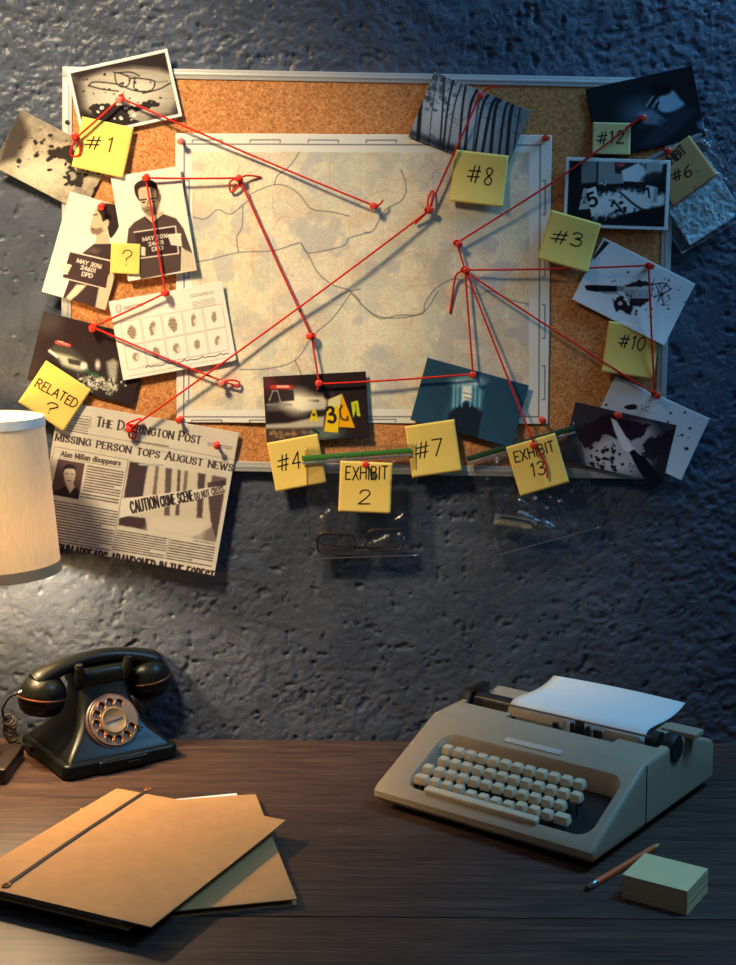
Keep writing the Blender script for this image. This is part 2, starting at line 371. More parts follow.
    def border(s, wpx, col):
        q = s.q; W_ = np.linalg.norm(q[1] - q[0]); H_ = np.linalg.norm(q[3] - q[0])
        d = np.minimum(np.minimum(s.U, 1 - s.U) * W_, np.minimum(s.V, 1 - s.V) * H_); s.blend(np.clip(0.5 - (d - wpx) / (2 * s.aa), 0, 1), col)
    def grain(s, amt, seed=5):
        rs = np.random.RandomState(seed); s.C = s.C * (1 + amt * (rs.rand(s.ny, s.nx, 1) - 0.5) * 2)
    def text(s, txt, p0, p1, h, col, **kw): s.strokes(text_strokes(txt, s.tp([p0])[0], s.tp([p1])[0], h / s.k, **kw), col)
    def wordlines(s, p0, p1, p2, n, seed, col, a=0.78, th=0.5):
        """n lines of small print too fine to read, between the top edge p0-p1 and the bottom at p2 (below p0)"""
        rn = random.Random(seed); p0, p1, p2 = s.tp([p0, p1, p2]); ex = p1 - p0; ey = p2 - p0; L = np.linalg.norm(ex); st = []
        for i in range(n):
            base = p0 + ey * ((i + 0.5) / n); x = 0.0; end = 1.0 if i % 7 < 6 else rn.uniform(0.5, 0.85); lh = np.linalg.norm(ey) / n
            while x < end:
                wl = rn.uniform(0.025, 0.085) * 60 / L * 1.2; e = min(x + wl, end)
                if e - x > 0.008: st.append(([base + ex * x, base + ex * e], lh * th * rn.uniform(0.8, 1.1)))
                x = e + 0.016 * 60 / L
        s.strokes(st, col, a)

def c_(*p): return ('c', p)
FONT = {
 'A': (7, [[(0, 0), (3.5, 10)], [(3.5, 10), (7, 0)], [(1.3, 3.6), (5.7, 3.6)]]), 'B': (6, [[(0, 0), (0, 10)], c_((0, 10), (3.8, 9.8), (5, 7.7), (3.8, 5.5), (0, 5.3)), c_((0, 5.3), (4.4, 5.1), (5.8, 2.8), (4.4, .2), (0, 0))]),
 'C': (6.6, [c_((6.4, 7.8), (5, 9.7), (2.6, 9.7), (.3, 6.7), (.3, 3.3), (2.6, .3), (5, .3), (6.4, 2.2))]), 'D': (6.6, [[(0, 0), (0, 10)], c_((0, 10), (3.6, 9.7), (6.3, 7), (6.3, 3), (3.6, .3), (0, 0))]),
 'E': (5.2, [[(0, 0), (0, 10)], [(0, 10), (5, 10)], [(0, 5.2), (4, 5.2)], [(0, 0), (5.2, 0)]]), 'F': (5, [[(0, 0), (0, 10)], [(0, 10), (5, 10)], [(0, 5.2), (4, 5.2)]]),
 'G': (7, [c_((6.4, 7.8), (5, 9.7), (2.6, 9.7), (.3, 6.7), (.3, 3.3), (2.6, .3), (5, .3), (6.6, 1.6)), [(6.6, 1.4), (6.6, 4.6)], [(6.6, 4.6), (4.2, 4.6)]]), 'H': (6.6, [[(0, 0), (0, 10)], [(6.4, 0), (6.4, 10)], [(0, 5.2), (6.4, 5.2)]]),
 'I': (1.4, [[(.7, 0), (.7, 10)]]), 'L': (5, [[(0, 10), (0, 0)], [(0, 0), (5, 0)]]), 'M': (8, [[(0, 0), (.4, 10)], [(.4, 10), (4, 1)], [(4, 1), (7.6, 10)], [(7.6, 10), (8, 0)]]), 'N': (6.8, [[(0, 0), (0, 10)], [(0, 10), (6.6, 0)], [(6.6, 0), (6.6, 10)]]),
 'O': (7.2, [c_((3.6, 10), (1, 8.4), (.1, 5), (1, 1.6), (3.6, 0), (6.2, 1.6), (7.1, 5), (6.2, 8.4), (3.6, 10))]), 'P': (5.6, [[(0, 0), (0, 10)], c_((0, 10), (4, 9.8), (5.4, 7.4), (4, 5), (0, 4.8))]),
 'R': (6.2, [[(0, 0), (0, 10)], c_((0, 10), (3.9, 9.8), (5.2, 7.5), (3.9, 5.3), (0, 5.1)), [(2.4, 5.1), (6.2, 0)]]), 'S': (5.4, [c_((5, 8.2), (3.8, 9.8), (1.6, 9.7), (.4, 7.8), (1.2, 6), (4, 4.4), (5.2, 2.5), (4, .3), (1.6, .2), (.2, 1.8))]),
 'T': (6.2, [[(3.1, 0), (3.1, 10)], [(0, 10), (6.2, 10)]]), 'U': (6.6, [c_((0, 10), (0, 4), (1, .8), (3.3, 0), (5.6, .8), (6.5, 4), (6.5, 10))]), 'V': (6.8, [[(0, 10), (3.4, 0)], [(3.4, 0), (6.8, 10)]]),
 'W': (9.6, [[(0, 10), (2.4, 0)], [(2.4, 0), (4.8, 9)], [(4.8, 9), (7.2, 0)], [(7.2, 0), (9.6, 10)]]), 'X': (6.4, [[(0, 10), (6.4, 0)], [(0, 0), (6.4, 10)]]), 'Y': (6.4, [[(0, 10), (3.2, 5)], [(6.4, 10), (3.2, 5)], [(3.2, 5), (3.2, 0)]]),
 '0': (5.4, [c_((2.7, 10), (.8, 8.4), (.1, 5), (.8, 1.6), (2.7, 0), (4.6, 1.6), (5.3, 5), (4.6, 8.4), (2.7, 10))]), '1': (2.6, [[(.2, 8.2), (1.8, 10)], [(1.8, 10), (1.8, 0)]]),
 '2': (5.4, [c_((.3, 7.6), (1.2, 9.6), (3.4, 9.9), (4.8, 8), (4, 5.4), (.2, .2)), [(.2, .2), (5.4, .3)]]), '3': (5.2, [c_((.4, 8.6), (2, 10), (4.4, 9), (4.3, 6.6), (1.8, 5.4), (4.6, 4.6), (5, 1.8), (3, 0), (.2, 1.2))]),
 '4': (5.4, [[(3.8, 0), (4, 10)], [(4, 10), (.2, 3.4)], [(.2, 3.4), (5.4, 3.4)]]), '5': (5, [[(4.6, 10), (.8, 10)], [(.8, 10), (.5, 5.6)], c_((.5, 5.6), (2.6, 6.4), (4.8, 4.8), (4.6, 1.6), (2.4, 0), (.2, 1))]),
 '6': (5.2, [c_((4.2, 10), (1.4, 7), (.2, 3), (1.6, .1), (4.2, .6), (5, 3.2), (3.2, 5.2), (.6, 3.4))]), '7': (5.2, [[(0, 10), (5.2, 10)], [(5.2, 10), (2, 0)]]),
 '8': (5, [c_((4.4, 8.6), (2.6, 10), (.8, 8.4), (2, 5.8), (4.4, 3), (3.4, .2), (1.2, .4), (.8, 2.8), (3.4, 6), (4.4, 8.6))]),
 '#': (7, [[(2.4, 0.4), (3.4, 9.6)], [(4.8, 0), (6, 9.8)], [(.4, 6.4), (7, 7)], [(0, 3), (6.6, 3.6)]]), '?': (5, [c_((.3, 7.6), (1.4, 9.8), (3.8, 9.6), (4.9, 7.6), (3.6, 5.6), (2.2, 4.4), (2.2, 2.8)), [(2.1, .6), (2.3, .1)]]), ' ': (3.4, []), '.': (1, [[(.4, 0), (.6, .3)]]),
 'a': (5, [c_((.6, 5.6), (2.4, 6.6), (4.2, 5.4), (4.2, 0)), c_((4.2, 3.8), (1.4, 3.4), (.4, 1.6), (1.6, 0), (4.2, 1.4))]), 'd': (5.2, [[(4.6, 0), (4.6, 10)], c_((4.6, 5.4), (2.4, 6.6), (.4, 4.6), (.4, 2), (2.2, 0), (4.6, 1.4))]),
 'e': (4.8, [c_((.4, 3.4), (4.5, 3.6), (3.6, 6.2), (1.6, 6.4), (.3, 4), (.6, 1.2), (2.4, 0), (4.4, 1.2))]), 'i': (1.8, [[(.9, 0), (.9, 6.4)], [(.9, 8.8), (.9, 9.3)]]), 'l': (1.8, [[(.9, 0), (.9, 10)]]),
 'n': (5.2, [[(.6, 0), (.6, 6.4)], c_((.6, 4.6), (2.4, 6.5), (4.5, 5.2), (4.5, 0))]), 'p': (5.2, [[(.6, -3), (.6, 6.4)], c_((.6, 5), (2.8, 6.6), (4.8, 4.6), (4.8, 2), (3, 0), (.6, 1.2))]),
 'r': (3.8, [[(.6, 0), (.6, 6.4)], c_((.6, 4.4), (2, 6.2), (3.6, 6.2))]), 's': (4.2, [c_((3.8, 5.4), (2.2, 6.5), (.6, 5.2), (2, 3.6), (3.8, 1.6), (2.2, 0), (.3, 1))])}
def text_strokes(txt, p0, p1, h, thick=0.16, thin=0.05, serif=0.0, caps=False, slant=0.0, jit=0.0, sp=1.6, seed=0):
    p0, p1 = np.asarray(p0, float), np.asarray(p1, float); rn = random.Random(seed)
    sizes = []; x = 0.0
    for ch in txt:
        k = 0.8 if (caps and ch.islower()) else 1.0; g = ch.upper() if caps else ch; sizes.append((g, k, x)); x += FONT[g][0] * k + sp
    tot = x - sp; ex = (p1 - p0) / tot; L = np.linalg.norm(p1 - p0); dirx = (p1 - p0) / L; up = np.array([dirx[1], -dirx[0]]) * h / 10.0
    out = []
    def put(gx, gy, x0, k): gx = gx + slant * gy; return p0 + ex * (x0 + gx * k) + up * gy * k
    for g, k, x0 in sizes:
        jx, jy = rn.uniform(-jit, jit), rn.uniform(-jit, jit)
        for st in FONT[g][1]:
            cur = isinstance(st, tuple); pts = cr(st[1], 5) if cur else [np.array(p, float) for p in st]
            P = [put(p[0] + jx, p[1] + jy, x0, k) for p in pts]; wd = []
            for i in range(len(pts)):
                d = pts[min(i + 1, len(pts) - 1)] - pts[max(i - 1, 0)]; an = math.atan2(d[1], d[0])
                wd.append((thin + (thick - thin) * abs(math.sin(an - math.radians(15)))) * h * (k ** 0.5))
            out.append((P, wd))
            if serif and not cur and abs(pts[1][1] - pts[0][1]) > 6:
                for p in (pts[0], pts[-1]):
                    if p[1] in (0, 10): out.append(([put(p[0] - serif + jx, p[1], x0, k), put(p[0] + serif + jx, p[1], x0, k)], thin * h * 1.1))
    return out

# ------------------------------------------------------------------ helpers: sheets on the wall
def wall_matrix(q, mm):
    P = [W(p[0], p[1], mm) for p in q]; c = sum(P, Vector()) / 4
    ex = ((P[1] - P[0]) + (P[2] - P[3])) / 2; ey = ((P[0] - P[3]) + (P[1] - P[2])) / 2
    a = 0.5 * (math.atan2(ex.z, ex.x) + math.atan2(-ey.x, ey.z))
    X = Vector((math.cos(a), 0, math.sin(a))); Y = Vector((-math.sin(a), 0, math.cos(a)))
    mt = Matrix((X, Y, Vector((0, -1, 0)))).transposed().to_4x4(); mt.translation = c
    return mt, ex.length, ey.length
def curlf(cu):
    b, tp, l, r = cu.get('b', 0), cu.get('t', 0), cu.get('l', 0), cu.get('r', 0); cor = [cu.get(k, 0) for k in ('tl', 'tr', 'br', 'bl')]; wv = cu.get('wave', 0)
    def f(u, v):
        z = b * np.clip(v - .3, 0, 1) ** 2 * 2 + tp * np.clip(.7 - v, 0, 1) ** 2 * 2 + l * np.clip(.6 - u, 0, 1) ** 2 * 2.7 + r * np.clip(u - .4, 0, 1) ** 2 * 2.7
        for k, (a, bb) in enumerate(((u, v), (1 - u, v), (1 - u, 1 - v), (u, 1 - v))): z = z + cor[k] * np.clip(1 - (a + bb) * 1.3, 0, 1) ** 2
        if wv: z = z + wv * (np.sin(u * 5.1 + v * 3 + 1) * np.cos(v * 4.2 - u * 2))
        for (ax, pos, amp) in cu.get('folds', ()):
            tt = np.abs((u if ax == 'u' else v) - pos); z = z + amp * np.clip(1 - tt / 0.14, 0, 1)
        return z * 0.001
    return f
class Sheet: pass
def sheet(name, q, mm, curl, nx, ny, colors=None, mat=None, thick=0.00025):
    mt, w_, h_ = wall_matrix(q, mm); f = curlf(curl)
    u, v = np.meshgrid(np.linspace(0, 1, nx), np.linspace(0, 1, ny))
    co = np.stack([(u - .5) * w_, (.5 - v) * h_, f(u, v) * np.ones_like(u)], -1).reshape(-1, 3)
    idx = np.arange(nx * ny).reshape(ny, nx); F = np.stack([idx[1:, :-1], idx[1:, 1:], idx[:-1, 1:], idx[:-1, :-1]], -1).reshape(-1, 4)
    me = bpy.data.meshes.new(name); me.vertices.add(len(co)); me.vertices.foreach_set('co', co.ravel())
    me.loops.add(F.size); me.loops.foreach_set('vertex_index', F.ravel()); me.polygons.add(len(F)); me.polygons.foreach_set('loop_start', np.arange(0, F.size, 4)); me.update(calc_edges=True)
    if colors is not None:
        at = me.color_attributes.new('Col', 'FLOAT_COLOR', 'POINT'); L = lin(np.clip(colors, 0, 255)).reshape(-1, 3); at.data.foreach_set('color', np.concatenate([L, np.ones((len(L), 1))], 1).ravel().astype(np.float32))
    o = bpy.data.objects.new(name, me); COL.objects.link(o); o.matrix_world = mt; finish(o, mat, True, 0)
    md = o.modifiers.new('thickness', 'SOLIDIFY'); md.thickness = thick; md.offset = -1
    S_ = Sheet(); S_.o = o; S_.q = [np.array(p, float) for p in q]; S_.w, S_.h, S_.f, S_.mm = w_, h_, f, mm; S_.mt = mt
    return S_
def ink(sh, strokes, name='handwriting', mat='ink', lift=0.0003):
    q = sh.q; B = np.linalg.inv(np.stack([q[1] - q[0], q[3] - q[0]], 1)); V = []; Fs = []
    for P, wd in strokes:
        P = [np.asarray(p, float) for p in P]
        # resample so that the ink follows the curl of the paper
        R = [P[0]]
        for a, b in zip(P, P[1:]):
            n = max(1, int(np.linalg.norm(b - a) / 1.5))
            for k in range(1, n + 1): R.append(a + (b - a) * k / n)
        wv = wd if np.isscalar(wd) else float(np.mean(wd)); base = len(V); n = len(R)
        for i in range(n):
            d = R[min(i + 1, n - 1)] - R[max(i - 1, 0)]; d = d / (np.linalg.norm(d) + 1e-9); nn = np.array([-d[1], d[0]]); e = 0.35 * wv * (-1 if i == 0 else 1 if i == n - 1 else 0) * d
            for sg in (-1, 1):
                u, v = B @ (R[i] + e + nn * sg * wv * 0.5 - q[0]); V.append(((u - .5) * sh.w, (.5 - v) * sh.h, float(sh.f(u, v)) + lift))
        for i in range(n - 1): Fs.append((base + 2 * i, base + 2 * i + 2, base + 2 * i + 3, base + 2 * i + 1))
    return obj(name, (V, [], Fs), M[mat], sh.o, False)
NOTES = 'sticky notes on the board'
def note(q, mm, label, texts, curl=None, mat='note', wpx=1.25, group=NOTES):
    sh = sheet('sticky_note', q, mm, curl or {'b': 3.5}, 22, 22, None, M[mat], 0.0002); tag(sh.o, label, 'sticky note', group)
    st = []
    for k, (txt, p0, p1, h, z) in enumerate(texts):
        o = np.array(ZM[z][:2]); kk = ZM[z][2]
        st += [(P, wpx) for P, _ in text_strokes(txt, np.array(p0) / kk + o, np.array(p1) / kk + o, h / kk, slant=0.08, jit=0.35, sp=2.2, seed=len(label) + k)]
    ink(sh, st); return sh
PHOTOS = 'photo prints pinned to the board'
def photo(cv, mm, label, curl=None, group=PHOTOS, name='photo_print', cat='photo'):
    sh = sheet(name, cv.q, mm, curl or {'wave': 0.3, 'b': 1.5}, cv.nx, cv.ny, cv.C, M['photo']); tag(sh.o, label, cat, group); return sh
def zz(z, *pts): return [(ZM[z][0] + x / ZM[z][2], ZM[z][1] + y / ZM[z][2]) for x, y in pts]

# ------------------------------------------------------------------ the setting
def axis_vals(a, b, step, out): return np.concatenate([[a - out], np.arange(a, b + step, step), [b + out]])
xs = axis_vals(-0.86, 0.86, 0.0026, 1.2); zs = np.concatenate([[-0.75], np.arange(-0.03, 1.40, 0.0026), [2.4]])
GX, GZ = np.meshgrid(xs, zs)
wx = fbm(GX * 30 + 90, GZ * 30 + 9, 21, 3); wz = fbm(GX * 30 + 9, GZ * 30 + 70, 22, 3)
big = fbm(GX * 14 + 40, GZ * 14 + 40, 7, 3)
md_ = fbm(GX * 88 + 60 + wx * 2.2, GZ * 112 + 60 + wz * 2.2, 11, 4, 0.6)
m2 = fbm(GX * 170 + 30 + wz, GZ * 190 + 30 + wx, 16, 3, 0.6); dens = np.clip((fbm(GX * 5 + 3, GZ * 5 + 5, 41, 2) - 0.36) * 2.6, 0.04, 1)
plate = np.clip((md_ - 0.42) / 0.05, 0, 1); plate2 = np.clip((md_ - 0.53) / 0.04, 0, 1); crumb = np.clip((m2 - 0.46) / 0.06, 0, 1)
pits = np.clip((0.30 - fbm(GX * 75 + 130, GZ * 85 + 17, 61, 3, 0.6)) / 0.05, 0, 1)
hgt = (big - 0.5) * 0.003 - pits * 0.003 + plate * (0.0007 + 0.0008 * dens) + plate2 * 0.0006 * dens + crumb * 0.0005 * dens
inside = (GX > -0.865) & (GX < 0.87) & (GZ > -0.04) & (GZ < 1.41)
GYv = np.where(inside, -hgt, 0.0)
nx, nz = len(xs), len(zs); idx = np.arange(nx * nz).reshape(nz, nx)
Fw = np.stack([idx[:-1, :-1], idx[:-1, 1:], idx[1:, 1:], idx[1:, :-1]], -1).reshape(-1, 4)
me = bpy.data.meshes.new('wall_back'); co = np.stack([GX, GYv, GZ], -1).reshape(-1, 3)
me.vertices.add(len(co)); me.vertices.foreach_set('co', co.ravel()); me.loops.add(Fw.size); me.loops.foreach_set('vertex_index', Fw.ravel()); me.polygons.add(len(Fw)); me.polygons.foreach_set('loop_start', np.arange(0, Fw.size, 4)); me.update(calc_edges=True)
wall = bpy.data.objects.new('wall_back', me); COL.objects.link(wall); finish(wall, M['wall'], True, 0); wall['kind'] = 'structure'
bm = bmesh.new(); box(bm, (0, -1.4, -0.76), (4.4, 3.2, 0.02)); fl = obj('floor', bm, M['floor'], None, False); fl['kind'] = 'structure'

# ------------------------------------------------------------------ desk
desk = empty('desk', (0, -0.4, -0.75), 'dark walnut writing desk standing against the blue-grey plaster wall', 'desk')
def deskpart(name, c, s, bev=0.002):
    b = bmesh.new(); box(b, (0, 0, 0), s, None, bev); return obj(name, b, M['wood'], desk, True, 30, (c[0], c[1] + 0.4, c[2] + 0.75))
deskpart('tabletop_board', (0, -0.2925, -0.0175), (1.7, 0.565, 0.035))
deskpart('tabletop_board', (0, -0.6805, -0.0175), (1.7, 0.208, 0.035))
deskpart('apron', (0, -0.74, -0.08), (1.5, 0.02, 0.088))
for sx in (-1, 1):
    for yy in (-0.06, -0.74): deskpart('leg', (sx * 0.78, yy, -0.3925), (0.06, 0.06, 0.715), 0.004)

# ------------------------------------------------------------------ cork board
BQ = [(61.5, 65), (677, 79.5), (664, 480), (61, 468)]
BMM = 14.0
mt, bw, bh = wall_matrix(BQ, BMM)
board = empty('cork_board', None, 'wide cork pinboard with a white aluminium frame, hung on the plaster wall', 'pinboard', mat=mt)
b = bmesh.new(); box(b, (0, 0, -0.0075), (bw - 0.02, bh - 0.02, 0.009)); obj('cork_panel', b, M['cork'], board, False)
def rail(lx, ly, cx, cy):
    b = bmesh.new(); box(b, (cx, cy, -0.0075), (lx, ly, 0.0125), None, 0.0015, 3)
    if lx > ly: box(b, (cx, cy, -0.0013), (lx - 0.02, 0.0045, 0.0014), None, 0.0008)
    else: box(b, (cx, cy, -0.0013), (0.0045, ly - 0.02, 0.0014), None, 0.0008)
    return obj('frame_rail', b, M['alu'], board, True, 30)
rail(bw, 0.015, 0, bh / 2 - 0.0075); rail(bw, 0.015, 0, -bh / 2 + 0.0075); rail(0.015, bh - 0.03, -bw / 2 + 0.0075, 0); rail(0.015, bh - 0.03, bw / 2 - 0.0075, 0)
scr = mt.inverted() @ W(66.5, 122, BMM + 4)
b = bmesh.new(); lathe(b, [(0.0035, 0), (0.0035, 0.001), (0.003, 0.0018), (0, 0.0019)], Matrix.Translation((scr.x, scr.y, -0.0014)), 16); box(b, (scr.x, scr.y, 0.0004), (0.005, 0.0008, 0.0006), Matrix.Rotation(0.6, 3, 'Z')); obj('frame_screw', b, M['screw'], board)
SURF = 11.0  # front of the cork, mm off the wall

# ------------------------------------------------------------------ the map
q = [(175, 133.5), (551.5, 135), (548, 425), (177, 421.5)]
cv = Canvas(q, 600, 464, (232, 229, 216)); cv.aa = 0.45
inm = ((cv.X > 192) & (cv.X < 529) & (cv.Y > 152) & (cv.Y < 409)).astype(float)
n1 = cv.noise(0.022, 5, 5); n2 = cv.noise(0.03, 15, 5); n3 = cv.noise(0.06, 25, 4); n4 = cv.noise(0.045, 35, 5)
cv.blend(inm, (236, 228, 196))
cv.blend(inm * np.clip((n1 - 0.5) * 9, 0, 1) * 0.75, (216, 216, 186))
cv.blend(inm * np.clip((n2 - 0.53) * 12, 0, 1) * 0.75, (202, 204, 184))
cv.blend(inm * np.clip((n3 - 0.56) * 14, 0, 1) * 0.4, (222, 196, 166))
cv.blend(inm * np.clip((n4 - 0.6) * 16, 0, 1) * 0.6, (184, 186, 184))
for nn, kk, cc, aa in ((n1, 15, (206, 140, 120), 0.24), (n3, 8, (200, 150, 128), 0.2), (n4, 9, (186, 164, 146), 0.2)):
    g = np.hypot(*np.gradient(nn * kk)) + 1e-6; d = np.abs((nn * kk) % 1 - 0.5) / g; cv.blend(inm * np.clip(1.15 - d, 0, 1) * aa, cc)
rn = random.Random(4)
for _ in range(46):   # minor roads
    x, y, a = rn.uniform(195, 525), rn.uniform(155, 405), rn.uniform(0, 6.3); P = [(x, y)]
    for _ in range(rn.randint(5, 12)):
        a += rn.uniform(-.6, .6); x += 5 * math.cos(a); y += 5 * math.sin(a); P.append((x, y))
    P = [p for p in P if 193 < p[0] < 528 and 153 < p[1] < 408]
    if len(P) > 2: cv.line(P, 0.55, rn.choice([(206, 96, 84), (190, 110, 96), (150, 140, 130)]), 0.5)
roads = [('MP', [(85, 335), (130, 342), (175, 308), (220, 325), (268, 292), (296, 265), (300, 250), (384, 218), (440, 228), (480, 258), (520, 305), (600, 318), (660, 332)]),
         ('MP', [(384, 218), (395, 185), (440, 150), (475, 100)]), ('MP', [(268, 292), (265, 370), (246, 410), (252, 465)]),
         ('MP', [(95, 500), (150, 490), (252, 465), (380, 458), (460, 434), (482, 432), (505, 465), (560, 460), (640, 440), (660, 412), (736, 392)]),
         ('MP', [(482, 432), (512, 480), (545, 540), (600, 585), (660, 605), (700, 644)]), ('MP', [(600, 640), (650, 612), (700, 600)]),
         ('MR', [(0, 450), (70, 505), (140, 495), (228, 490), (240, 450), (280, 395), (350, 360), (400, 390), (440, 420), (480, 405), (560, 440), (620, 455)]),
         ('MR', [(170, 40), (150, 75), (90, 110), (50, 180), (15, 190)]), ('MR', [(170, 40), (165, 0), (150, -40)]),
         ('F', [(0, 170), (60, 168), (120, 150), (160, 95), (200, 60), (240, 5)]), ('F', [(240, 5), (300, 55), (390, 50), (430, 0)]), ('F', [(120, 150), (135, 185)])]
for z, P in roads: cv.use(z).line(P, 1.0 * ZM[z][2], (92, 96, 102), 0.8, True)
cv.use('px')
for a, b_ in (((184, 144), (184, 416)), ((184, 416), (539, 417.5)), ((539, 417.5), (540, 145)), ((540, 145), (184, 144))): cv.line([a, b_], 1.1, (70, 72, 76), 0.85)
for k in range(6):
    for y0, s_ in ((141, 1), (420.5, -1)):
        x0 = 192 + k * 58; cv.line([(x0, y0 + 1.5), (x0, y0 - 1), (x0 + 30, y0 - 1), (x0 + 30, y0 + 1.5)], 1.0, (60, 62, 66), 0.8)
for k in range(4):
    for x0 in (188, 544): y0 = 180 + k * 62; cv.line([(x0 - 1.5, y0), (x0 + 1, y0), (x0 + 1, y0 + 34), (x0 - 1.5, y0 + 34)], 1.0, (60, 62, 66), 0.8)
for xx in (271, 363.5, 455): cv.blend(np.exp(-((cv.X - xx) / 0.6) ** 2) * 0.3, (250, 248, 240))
mp = sheet('map_sheet', q, SURF + 2.6, {'folds': [('u', 0.255, 2.4), ('u', 0.5, -1.6), ('u', 0.745, 2.6), ('v', 0.51, -0.8)], 'wave': 0.3}, cv.nx, cv.ny, cv.C, M['paper'])
tag(mp.o, 'large creased road map pinned across the middle of the cork board', 'map')

# ------------------------------------------------------------------ photo prints, left side of the board
PAPER = (236, 232, 222); DK = (36, 28, 30)
def mono(cv, dark=(38, 28, 30)): pass
# spectacles on a stained floor
cv = Canvas(zz('GL', (48, 182), (604, 42), (694, 430), (118, 560)), 170, 118, (108, 102, 92)); cv.use('GL')
n = cv.noise(0.05, 3); streak = fbm(cv.X * 0.03 + 9, cv.Y * 0.5 + 9, 8, 4); cv.C *= (0.75 + 0.55 * streak)[..., None]
cv.ell(380, 300, 290, 140, (226, 220, 200), 0.75, 1.2, -8)
cv.poly([(40, 178), (604, 30), (650, 190), (560, 160), (420, 150), (250, 175), (110, 235)], DK, 0.97, 40)
cv.poly([(40, 180), (120, 250), (160, 560), (60, 560)], DK, 0.9, 70); cv.poly([(110, 400), (210, 420), (330, 560), (110, 570)], DK, .95, 40)
cv.poly([(165, 380), (250, 360), (420, 375), (490, 340), (575, 365), (520, 385), (400, 405), (380, 420), (430, 460), (560, 480), (400, 510), (230, 470), (200, 440)], DK, 0.97, 2, True, 6)
cv.poly([(600, 470), (700, 420), (680, 330), (630, 420), (520, 440), (480, 500), (560, 520)], DK, 0.95, 60)
for P in ([(165, 262), (200, 240), (320, 250), (420, 285), (500, 290)], [(165, 262), (240, 280), (330, 290)], [(470, 300), (560, 275), (625, 240)], [(330, 185), (400, 180), (450, 200)]): cv.line(P, 8, DK, 0.9, True)
cv.line([(312, 185), (320, 240), (350, 265), (385, 255), (395, 215), (350, 190), (312, 185)], 7, DK, 0.95, True); cv.line([(395, 215), (425, 215)], 8, DK); cv.line([(425, 212), (530, 228), (520, 280), (460, 292), (420, 270), (425, 212)], 7, DK, 0.95, True); cv.line([(312, 185), (300, 180), (560, 235), (610, 228)], 4, DK, 0.7)
cv.splat(3, 380, 280, 130, 40, 26, 3, 9, DK); cv.splat(5, 330, 420, 80, 30, 10, 5, 14, (222, 216, 200)); cv.border(3.0, PAPER); cv.grain(0.05)
P1 = photo(cv, SURF + 5, 'white-bordered photo of broken spectacles, top left corner of the board', {'r': 1.5, 'b': 1})
# dried blood on concrete
cv = Canvas([(22, 105), (106, 159), (84, 219), (-2, 163)], 150, 108, (160, 148, 126)); cv.use('A')
cv.C *= (0.72 + 0.5 * cv.noise(0.25, 4))[..., None]
cv.ell(120, 390, 90, 60, (232, 222, 192), 0.7, 1.5)
cv.poly([(50, 180), (5, 360), (60, 340), (90, 270), (75, 220)], (66, 58, 52), 0.95, 25); cv.poly([(60, 185), (150, 230), (250, 330), (190, 260), (110, 225), (70, 215)], (110, 104, 92), 0.6, 50)
cv.poly([(140, 325), (190, 310), (220, 330), (225, 370), (215, 385), (240, 410), (235, 445), (205, 435), (192, 400), (200, 370), (170, 350)], (42, 36, 34), 0.95, 3, True, 6)
cv.poly([(200, 395), (215, 395), (222, 412), (208, 420)], (196, 190, 170), 0.7, 3, True)
cv.splat(7, 165, 320, 45, 40, 34, 2, 9, (44, 38, 36)); cv.splat(9, 230, 400, 30, 30, 14, 3, 8, (44, 38, 36)); cv.splat(10, 110, 300, 40, 40, 14, 1.5, 5, (60, 52, 48)); cv.grain(0.08)
P2 = photo(cv, SURF + 3.5, 'photo of dark stains on concrete, poking past the left edge of the board', {'l': 6, 'b': 1})
# profile mugshot
def plate_text(cv, L):
    for t_, a, b_, h in L: cv.text(t_, a, b_, h, (226, 218, 200), thick=0.24, thin=0.22)
cv = Canvas([(70, 191), (133, 210.5), (106, 311), (43.5, 291)], 130, 200, (224, 218, 200)); cv.use('M2')
SK, SH, HR = (192, 172, 142), (104, 84, 68), (42, 30, 30)
cv.poly([(420, 350), (500, 370), (520, 450), (400, 470), (415, 420)], SK, 1, 6)
cv.poly([(410, 200), (400, 245), (378, 300), (385, 318), (380, 345), (390, 368), (430, 375), (490, 360), (520, 300), (520, 200), (460, 185)], SK, 1, 5)
cv.poly([(380, 318), (382, 350), (392, 370), (435, 378), (470, 350), (455, 325), (410, 335)], SH, 0.75, 18)
cv.poly([(425, 200), (445, 165), (500, 160), (560, 180), (580, 260), (570, 330), (520, 400), (498, 330), (500, 270), (465, 285), (450, 240)], HR, 0.97, 6, True)
cv.ell(488, 300, 18, 30, SK, 1, .3, 15); cv.line([(398, 240), (425, 236)], 8, HR); cv.line([(385, 338), (410, 336)], 4, HR, .7)
cv.poly([(330, 500), (405, 440), (530, 440), (580, 470), (560, 640), (500, 760), (420, 880), (270, 850), (200, 810), (240, 690)], (62, 46, 48), 1, 5)
cv.poly([(350, 490), (400, 460), (450, 480), (430, 510)], (120, 100, 90), 0.5, 30)
cv.poly([(440, 755), (520, 640), (600, 640), (560, 740), (500, 900), (420, 880)], (198, 186, 158), 1, 10); cv.poly([(220, 810), (290, 720), (360, 725), (300, 790), (250, 830)], (206, 196, 168), 1, 14)
cv.poly([(245, 490), (520, 560), (490, 755), (195, 670)], (66, 48, 50), 1, 2); cv.line([(245, 490), (520, 558)], 9, (220, 210, 190)); cv.line([(195, 672), (488, 752)], 7, (220, 210, 190))
for k in range(4): cv.line([(185 + k * 2, 590 + k * 20 - 15), (248 - k * 8, 600 + k * 17 - 10)], 17, (222, 210, 184))
plate_text(cv, [('MAY 2016', (290, 565), (455, 612), 26), ('24601', (316, 612), (415, 640), 26), ('DPD', (325, 658), (395, 676), 26)]); cv.grain(0.03)
P3 = photo(cv, SURF + 6.5, 'profile mugshot of a bearded man holding a name board, left edge of the board', {'l': 4, 'b': 1})
